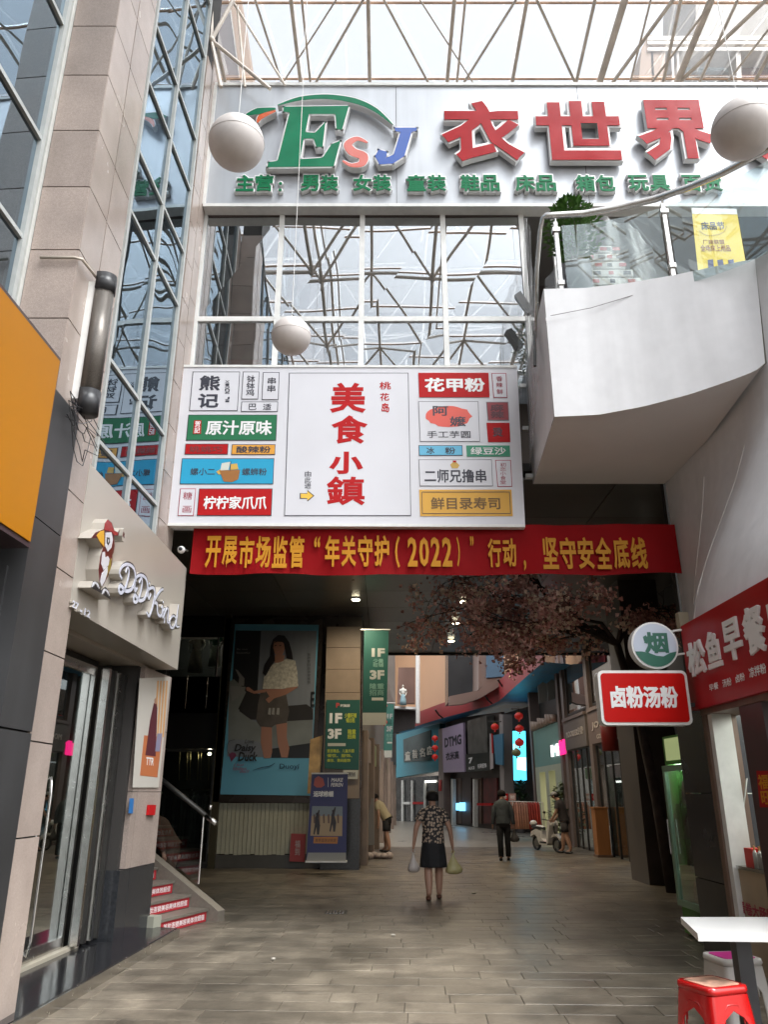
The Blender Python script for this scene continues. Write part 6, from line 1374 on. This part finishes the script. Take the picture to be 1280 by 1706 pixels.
    def lp(name, fn, **kk): return part(name, t, fn, True, **kk)
    R3 = Matrix((rt, fwd, upv)).transposed()
    # face
    lp('eyes', lambda m: [m.ell((hc+fwd*.086+rt*s_*.03+upv*.012)*k, (.012*k, .006*k, .006*k), black_m, 8, 5) for s_ in (-1, 1)])
    lp('mouth', lambda m: m.ell((hc+fwd*.084-upv*.042)*k, (.022*k, .006*k, .006*k), M('lips', (.3, .1, .09), .5), 8, 5))
    def hr_(m):
        rg = []
        for q in range(9):
            th_ = math.pi*q/8*.67; rg.append([(hc+R3 @ Vector((.104*math.sin(th_)*math.cos(a), -.016+.122*math.sin(th_)*math.sin(a)*(1 if math.sin(a) < 0 else .62 if th_ > .9 else .95), .008+.108*math.cos(th_)+(.035 if math.sin(a) > .3 and th_ > .9 else 0))))*k for a in [2*math.pi*i/18 for i in range(18)]])
        m.loft(rg[::-1], hair_m)
    if hair != 'cap': lp('hair', hr_)
    else:
        lp('cap', lambda m: [m.ell((hc+upv*.04)*k, (.096*k, .108*k, .085*k), M('cap_grey', (.22, .22, .22), .6), 16, 6, R3, .45, 1), m.ell((hc+fwd*.11+upv*.045)*k, (.07*k, .07*k, .008*k), M('cap_grey'), 14, 5, R3)]); lp('hair', lambda m: m.ell((hc-fwd*.02+upv*.0)*k, (.084*k, .094*k, .08*k), hair_m, 14, 6, R3, .35, .8))
    tm = top; rg = []
    for z, rx, ry in ((.82, .185, .145), (.92, .178, .138), (1.02, .168, .13), (1.14, .182, .132), (1.25, .200, .130), (1.315, .178, .112), (1.352, .118, .085), (1.385, .066, .066)):
        rg.append([up(rx*math.cos(a)*(1+.012*math.sin(5*a+z*20)), ry*math.sin(a)*(1+.02*math.sin(4*a+z*9)), z)*k for a in [2*math.pi*i/24 for i in range(24)]])
    lp('shirt', lambda m: m.loft(rg, tm, caps=False))
    for (sh, el, wr, hd_, d), s_ in zip(arms, (-1, 1)):
        if sleeve == 'short': e = sh+(el-sh)*.62; lp('sleeve', lambda m: m.tube([(sh+Vector((-s_*.04, 0, .01)))*k, (sh+(e-sh)*.3)*k, e*k], [.070*k, .074*k, .078*k], tm, 12, False))
        else: lp('sleeve', lambda m: m.tube([(sh+Vector((-s_*.04, 0, .01)))*k, (sh+(el-sh)*.4)*k, el*k, (el+(wr-el)*.5)*k, wr*k], [.072*k, .072*k, .064*k, .055*k, .046*k], tm, 12, False))
    if skirt:
        sk_ = []
        for z, rx, ry in ((.47, .215, .185), (.50, .215, .185), (.62, .205, .175), (.76, .19, .155), (.86, .168, .128), (.92, .15, .11)): sk_.append([Vector((rx*math.cos(a)*(1+.035*math.sin(9*a)*(1-(z-.47)*2)), ry*math.sin(a)*(1+.035*math.sin(9*a)*(1-(z-.47)*2)), z))*k for a in [2*math.pi*i/48 for i in range(48)]])
        lp('skirt', lambda m: m.loft(sk_, bottom))
    else:
        lp('trousers' if trousers else 'shorts', lambda m: ([loft_body(m, [(0, 0, .74*k, .155*k, .12*k), (0, 0, .84*k, .155*k, .12*k), (0, 0, .92*k, .14*k, .105*k)], bottom, 20)] +
            [m.tube([Vector((s_*.085, 0, .80))*k, Vector((s_*.09, s_*step*.25+.01, .62))*k] + ([Vector((s_*.09, s_*step*.45+.02, .46))*k, Vector((s_*.09, s_*step-.02, .09))*k] if trousers else [Vector((s_*.09, s_*step*.3+.01, .54))*k]), ([.09*k, .085*k, .072*k, .062*k] if trousers else [.092*k, .095*k, .10*k]), bottom, 14) for s_ in (-1, 1)]))
    for s_ in (-1, 1): lp('shoe', lambda m: m.ell(Vector((s_*.095, s_*step+.055, .032))*k, (.045*k, .13*k, .036*k), shoes or black_m, 12, 7))
    return t, [(a[3]+a[4]*.03)*k for a in arms], k
flor = M('floral', (.02, .018, .02), .7)
t_ = flor.node_tree; vo = t_.nodes.new('ShaderNodeTexVoronoi'); vo.inputs['Scale'].default_value = 21; vo.inputs['Randomness'].default_value = .7; tc_ = t_.nodes.new('ShaderNodeTexCoord'); t_.links.new(tc_.outputs['Object'], vo.inputs['Vector'])
nz = t_.nodes.new('ShaderNodeTexNoise'); nz.inputs['Scale'].default_value = 60; ad = t_.nodes.new('ShaderNodeMath'); ad.operation = 'MULTIPLY_ADD'; ad.inputs[1].default_value = .35; t_.links.new(tc_.outputs['Object'], nz.inputs['Vector']); t_.links.new(nz.outputs[0], ad.inputs[0]); t_.links.new(vo.outputs['Distance'], ad.inputs[2])
cr = t_.nodes.new('ShaderNodeValToRGB'); cr.color_ramp.elements[0].color = (.42, .32, .24, 1); cr.color_ramp.elements[0].position = .58; cr.color_ramp.elements[1].color = (.018, .016, .018, 1); cr.color_ramp.elements[1].position = .64
t_.links.new(ad.outputs[0], cr.inputs[0]); t_.links.new(cr.outputs[0], t_.nodes['Principled BSDF'].inputs['Base Color'])
def place(px, py): g = G(px, py); return (g.x, g.y, 0)
w1, h1_, k1 = person('woman seen from behind in dark floral blouse and black skirt carrying bags', place(724, 1499), math.radians(2), 1.64, top=flor, bottom=M('black_cloth', (.012, .012, .014), .8, noise=(5, .3), bump=(7, .8, .03)), skirt=True, step=.11, shoes=M('sandal', (.12, .05, .03), .5), armL=((.27, -.02, 1.06), (.31, .02, .80)), armR=((.27, -.02, 1.05), (.31, .04, .79)))
def bag(hand, k, person_, lb_, mat, sx=.12, h=.36):
    c_ = person_.matrix_basis @ Vector(hand); t = thing('carrier_bag', lb_, 'bag', (c_.x, c_.y, c_.z-h))
    n = 16
    def bg_(m):
        rings = []
        for z, r in ((0, .55), (.06, .9), (.2, 1), (.34, .8), (.5, .5), (.7, .22), (.85, .10), (1.0, .05)):
            rings.append([Vector((c_.x+sx*r*math.cos(a)*(1+.12*math.sin(3*a+z*7)), c_.y+sx*.7*r*math.sin(a)*(1+.1*math.sin(5*a+z*9)), c_.z-h+z*h)) for a in [2*math.pi*i/n for i in range(n)]])
        m.loft(rings, mat)
    part('bag', t, bg_, True); part('handles', t, lambda m: [m.tube([c_-Vector((dx, 0, .04)), c_+Vector((0, .0, .02)), c_-Vector((-dx, .01, .04))], .006, mat, 5) for dx in (.02, .03)])
w1.rotation_euler = (0, 0, math.radians(2)); w1.matrix_basis = Matrix.Translation(w1.location) @ Matrix.Rotation(math.radians(2), 4, 'Z')
bag(h1_[0], 1, w1, 'white plastic carrier bag in left hand of the floral blouse woman', M('bag_white', (.50, .45, .42), .35), .10, .34)
bag(h1_[1], 1, w1, 'yellowish plastic carrier bag in right hand of the floral blouse woman', M('bag_yellow', (.50, .45, .22), .35), .14, .36)
m1_, h2_, k2 = person('man in dark grey jacket and black trousers walking away head bowed', place(842, 1434), math.radians(-4), 1.70, lean=.12, headdown=.05, top=M('jacket_grey', (.055, .065, .072), .8, noise=(4, .25), bump=(7, .9, .04)), bottom=M('black_cloth'), sleeve='long', trousers=True, step=.05)
m1_.matrix_basis = Matrix.Translation(m1_.location) @ Matrix.Rotation(math.radians(-4), 4, 'Z')
bag(h2_[1], 1, m1_, 'dark carrier bag in right hand of the grey jacket man', M('bag_dark', (.06, .055, .055), .5), .12, .34)
person('person in pale top and dark shorts bending forward at the left', place(645, 1420), math.radians(65), 1.72, lean=.62, top=M('top_cream', (.36, .31, .20), .8), bottom=M('black_cloth'), shorts=True, step=.1, armL=((.2, .06, 1.05), (.2, .22, .84)), armR=((.2, .06, 1.05), (.2, .22, .84)))
person('man in pale cap and dark clothes standing over the scooter', place(945, 1422), math.radians(60), 1.68, lean=.25, headdown=.06, hair='cap', top=M('dark_shirt', (.025, .02, .022), .8), bottom=M('dark_shorts', (.03, .025, .028), .8), shorts=True, step=.14, armL=((.2, .1, 1.08), (.14, .28, .95)), armR=((.2, .1, 1.08), (.14, .28, .95)))
person('stooping person in brown clothes behind the stair handrail', (-3.25, 12.9, 0), math.radians(80), 1.56, lean=.65, top=M('brown_shirt', (.10, .055, .035), .8, noise=(3, .2)), bottom=M('brown_trousers', (.07, .045, .03), .8), sleeve='long', trousers=True, step=.08)
# ============================================================ SCOOTER
sc = thing('scooter', 'white electric scooter parked by the right hand shops', 'scooter', place(912, 1418)); sc.rotation_euler = (0, 0, math.radians(-66)); sc.scale = (.86, .86, .86); _W[sc.name] = Vector((0, 0, 0))
sw = M('scooter_white', (.62, .60, .58), .25, coat=.5); sb_ = M('scooter_black', (.02, .02, .022), .4)
XF_ = Fr((0, 0, 0), (1, 0, 0))      # local side plane, extruded along y
def wheel(x, nm='wheel'):
    w = part(nm, sc, lambda m: m.loft([[Vector((x+.20*math.cos(a)+.045*math.cos(b)*math.cos(a), .045*math.sin(b), .24+.20*math.sin(a)+.045*math.cos(b)*math.sin(a))) for b in [2*math.pi*j/8 for j in range(8)]] for a in [2*math.pi*i/24 for i in range(25)]], sb_, caps=False), True)
    _W[w.name] = Vector((0, 0, 0)); obj('rim', MB().tube([Vector((x, -.03, .24)), Vector((x, .03, .24))], .13, M('rim_grey', (.3, .3, .3), .3, metal=.8), 16), w)
wheel(.62); wheel(-.58)
part('body_panel', sc, lambda m: [m.poly(XF_, [(-.78, .42), (-.72, .60), (-.45, .70), (-.15, .66), (-.12, .40), (.2, .26), (.22, .2), (-.25, .2), (-.38, .45), (-.55, .52), (-.7, .46)], -.13, .13, sw)])
part('floorboard', sc, lambda m: m.wb(-.2, -.14, .26, .30, .14, .31, sb_))
part('leg_shield', sc, lambda m: m.poly(XF_, [(.25, .24), (.34, .26), (.50, .85), (.46, 1.0), (.38, .98), (.30, .6)], -.19, .19, sw))
part('front_fender', sc, lambda m: m.poly(XF_, [(.38, .42), (.5, .56), (.68, .58), (.85, .46), (.88, .36), (.8, .44), (.66, .50), (.5, .48)], -.07, .07, sw))
part('fork', sc, lambda m: m.tube([Vector((.44, 0, .95)), Vector((.60, 0, .30))], .03, dark_m)); part('headlight', sc, lambda m: m.ell(Vector((.50, 0, .90)), (.08, .10, .09), M('headlight_glass', (.5, .5, .5), .1), 14, 8), True)
part('handlebar', sc, lambda m: m.tube([Vector((.30, -.34, 1.04)), Vector((.38, -.12, 1.0)), Vector((.38, .12, 1.0)), Vector((.30, .34, 1.04))], .018, sb_), True)
for s_ in (-1, 1):
    part('mirror', sc, lambda m: [m.tube([Vector((.36, s_*.22, 1.02)), Vector((.40, s_*.28, 1.22))], .008, sb_, 5), m.ell(Vector((.40, s_*.29, 1.26)), (.015, .06, .04), sb_, 10, 6)])
part('seat', sc, lambda m: m.loft([[Vector((x, w*math.cos(a), z+.05*math.sin(a))) for a in [2*math.pi*i/12 for i in range(12)]] for x, w, z in ((-.80, .06, .76), (-.7, .13, .76), (-.4, .14, .75), (-.12, .10, .74), (-.05, .05, .72))], sb_), True)
part('seat_cover', sc, lambda m: m.loft([[Vector((x, w*math.cos(a), z+.03*math.sin(a))) for a in [2*math.pi*i/12 for i in range(12)]] for x, w, z in ((-.5, .05, .80), (-.4, .12, .80), (-.15, .11, .78), (-.08, .05, .76))], M('cover_silver', (.7, .7, .68), .2)), True)
part('rear_box', sc, lambda m: m.ell(Vector((-.72, 0, .88)), (.14, .13, .10), sw, 14, 8), True); part('stand', sc, lambda m: m.tube([Vector((-.2, -.1, .22)), Vector((-.3, -.22, .02))], .015, dark_m, 6)); part('tail_light', sc, lambda m: m.wb(-.82, -.06, .55, -.78, .06, .62, red_pr))
# ============================================================ TABLE AND STOOLS
tb_ = thing('table', 'white topped table with black leg at lower right corner', 'table', (2.6, 5.95, 0))
part('tabletop', tb_, lambda m: m.poly(WF, [(2.18, 6.36), (3.2, 6.36), (3.2, 5.55), (2.035, 5.65)], .705, .75, M('table_white', (.72, .72, .71), .3)))
part('leg', tb_, lambda m: m.wb(2.36, 5.86, .03, 2.46, 5.96, .704, black_m)); part('foot', tb_, lambda m: m.wb(2.15, 5.6, 0, 2.75, 6.2, .03, black_m))
def stool(x, y, rot, mat, topm, lb_, h=.46, s=.36):
    t = thing('plastic_stool', lb_, 'stool', (x, y, 0)); t.rotation_euler = (0, 0, rot); _W[t.name] = Vector((0, 0, 0))
    a, b = s*.40, s*.5
    def sq(r, z, n=6, cr_=.3):
        out = []
        rr_ = r*cr_
        for cx, cy, a0 in ((1, 1, 0), (-1, 1, 90), (-1, -1, 180), (1, -1, 270)):
            for i in range(n+1): an = math.radians(a0+90*i/n); out.append(Vector((cx*(r-rr_)+rr_*math.cos(an), cy*(r-rr_)+rr_*math.sin(an), z)))
        return out
    part('seat', t, lambda m: m.loft([sq(a*.98, h-.05), sq(a*1.03, h-.03), sq(a, h-.004), sq(a*.93, h), sq(a*.80, h-.004)], mat), True)
    part('seat_top', t, lambda m: m.loft([sq(a*.80, h-.003), sq(a*.80, h+.001), sq(a*.78, h+.002)], topm))
    for q in range(4):
        F = Matrix.Rotation(q*math.pi/2, 3, 'Z')
        # leg corner : angled sheet each side, arch cut between legs
        def leg(m):
            n = 10; inner = []; 
            for sd_ in (0, 1):
                rows = []
                for i in range(n+1):
                    t0 = i/n; z = (h-.05)*(1-t0); e = a*.98+(b-a*.98)*t0
                    arch = e*.0 if z > h-.16 else None
                    zz_ = max(0, (h-.14)-z)/(h-.14); inn = e*(0.0 if z > h-.14 else min(.64, .60*math.sqrt(min(1, zz_*5))))
                    P0 = Vector((e, inn, z)); P1 = Vector((e, e*.80, z)); P2 = Vector((e*.94, e*.94, z)); P3 = Vector((e*.80, e, z)); P4 = Vector((inn, e, z))
                    rows.append([F @ v for v in ([P0, P1, P2, P3, P4])])
                if sd_ == 0:
                    m.loft(rows, mat, closed=False); m.loft([[v*.96+Vector((0, 0, v.z*.04)) for v in r] for r in rows], mat, closed=False)
                    m.loft([[r[0] for r in rows], [r[0]*.96+Vector((0, 0, r[0].z*.04)) for r in rows]], mat, closed=False); m.loft([[r[4] for r in rows], [r[4]*.96+Vector((0, 0, r[4].z*.04)) for r in rows]], mat, closed=False)
        part('leg', t, leg, True)
        part('rib', t, lambda m: m.tube([F @ Vector((a*.985+.003, y_, z_)) for y_, z_ in ((-.085, .22), (-.075, h-.14), (-.04, h-.10), (.04, h-.10), (.075, h-.14), (.085, .22))], .005, mat, 6), True)
    return t
redp = M('plastic_red', (.46, .006, .006), .22, coat=.4)
stool(2.12, 5.75, math.radians(22), redp, M('seat_sticker', (.50, .30, .22), .35, noise=(9, .7)), 'red plastic stool with worn printed seat beside the white table', .46, .40)
stool(2.62, 6.62, math.radians(8), M('plastic_white', (.62, .60, .57), .35, coat=.2), M('seat_magenta', (.55, .02, .25), .35), 'white plastic stool with magenta seat behind the table leg', .46, .40)
# right street front below/behind the camera side: plain shop wall continuing

# small litter and floor fittings
for px_, py_, sz, lb_ in ((790, 1489, .05, 'crumpled pale paper scrap on the floor right of the floral blouse woman'), (655, 1560, .03, 'tiny pale paper scrap on paving in the foreground'), (455, 1600, .025, 'small white litter fleck on left foreground paving')):
    g_ = G(px_, py_); mb = MB(); mb.ell((g_.x, g_.y, .015), (sz, sz*.8, .014), M('paper_scrap', (.45, .42, .36), .7), 7, 4); obj('paper_scrap', mb, None, label=lb_, cat='litter')
dg_ = G(560, 1520); drn = thing('floor_drain', 'small square metal drain grate set in the paving', 'drain', (dg_.x, dg_.y, 0))
part('frame', drn, lambda m: m.wb(dg_.x-.16, dg_.y-.16, -.01, dg_.x+.16, dg_.y+.16, .004, dark_m))
for i in range(6): part('slat', drn, lambda m: m.wb(dg_.x-.13+.045*i, dg_.y-.13, .004, dg_.x-.11+.045*i, dg_.y+.13, .008, steel))
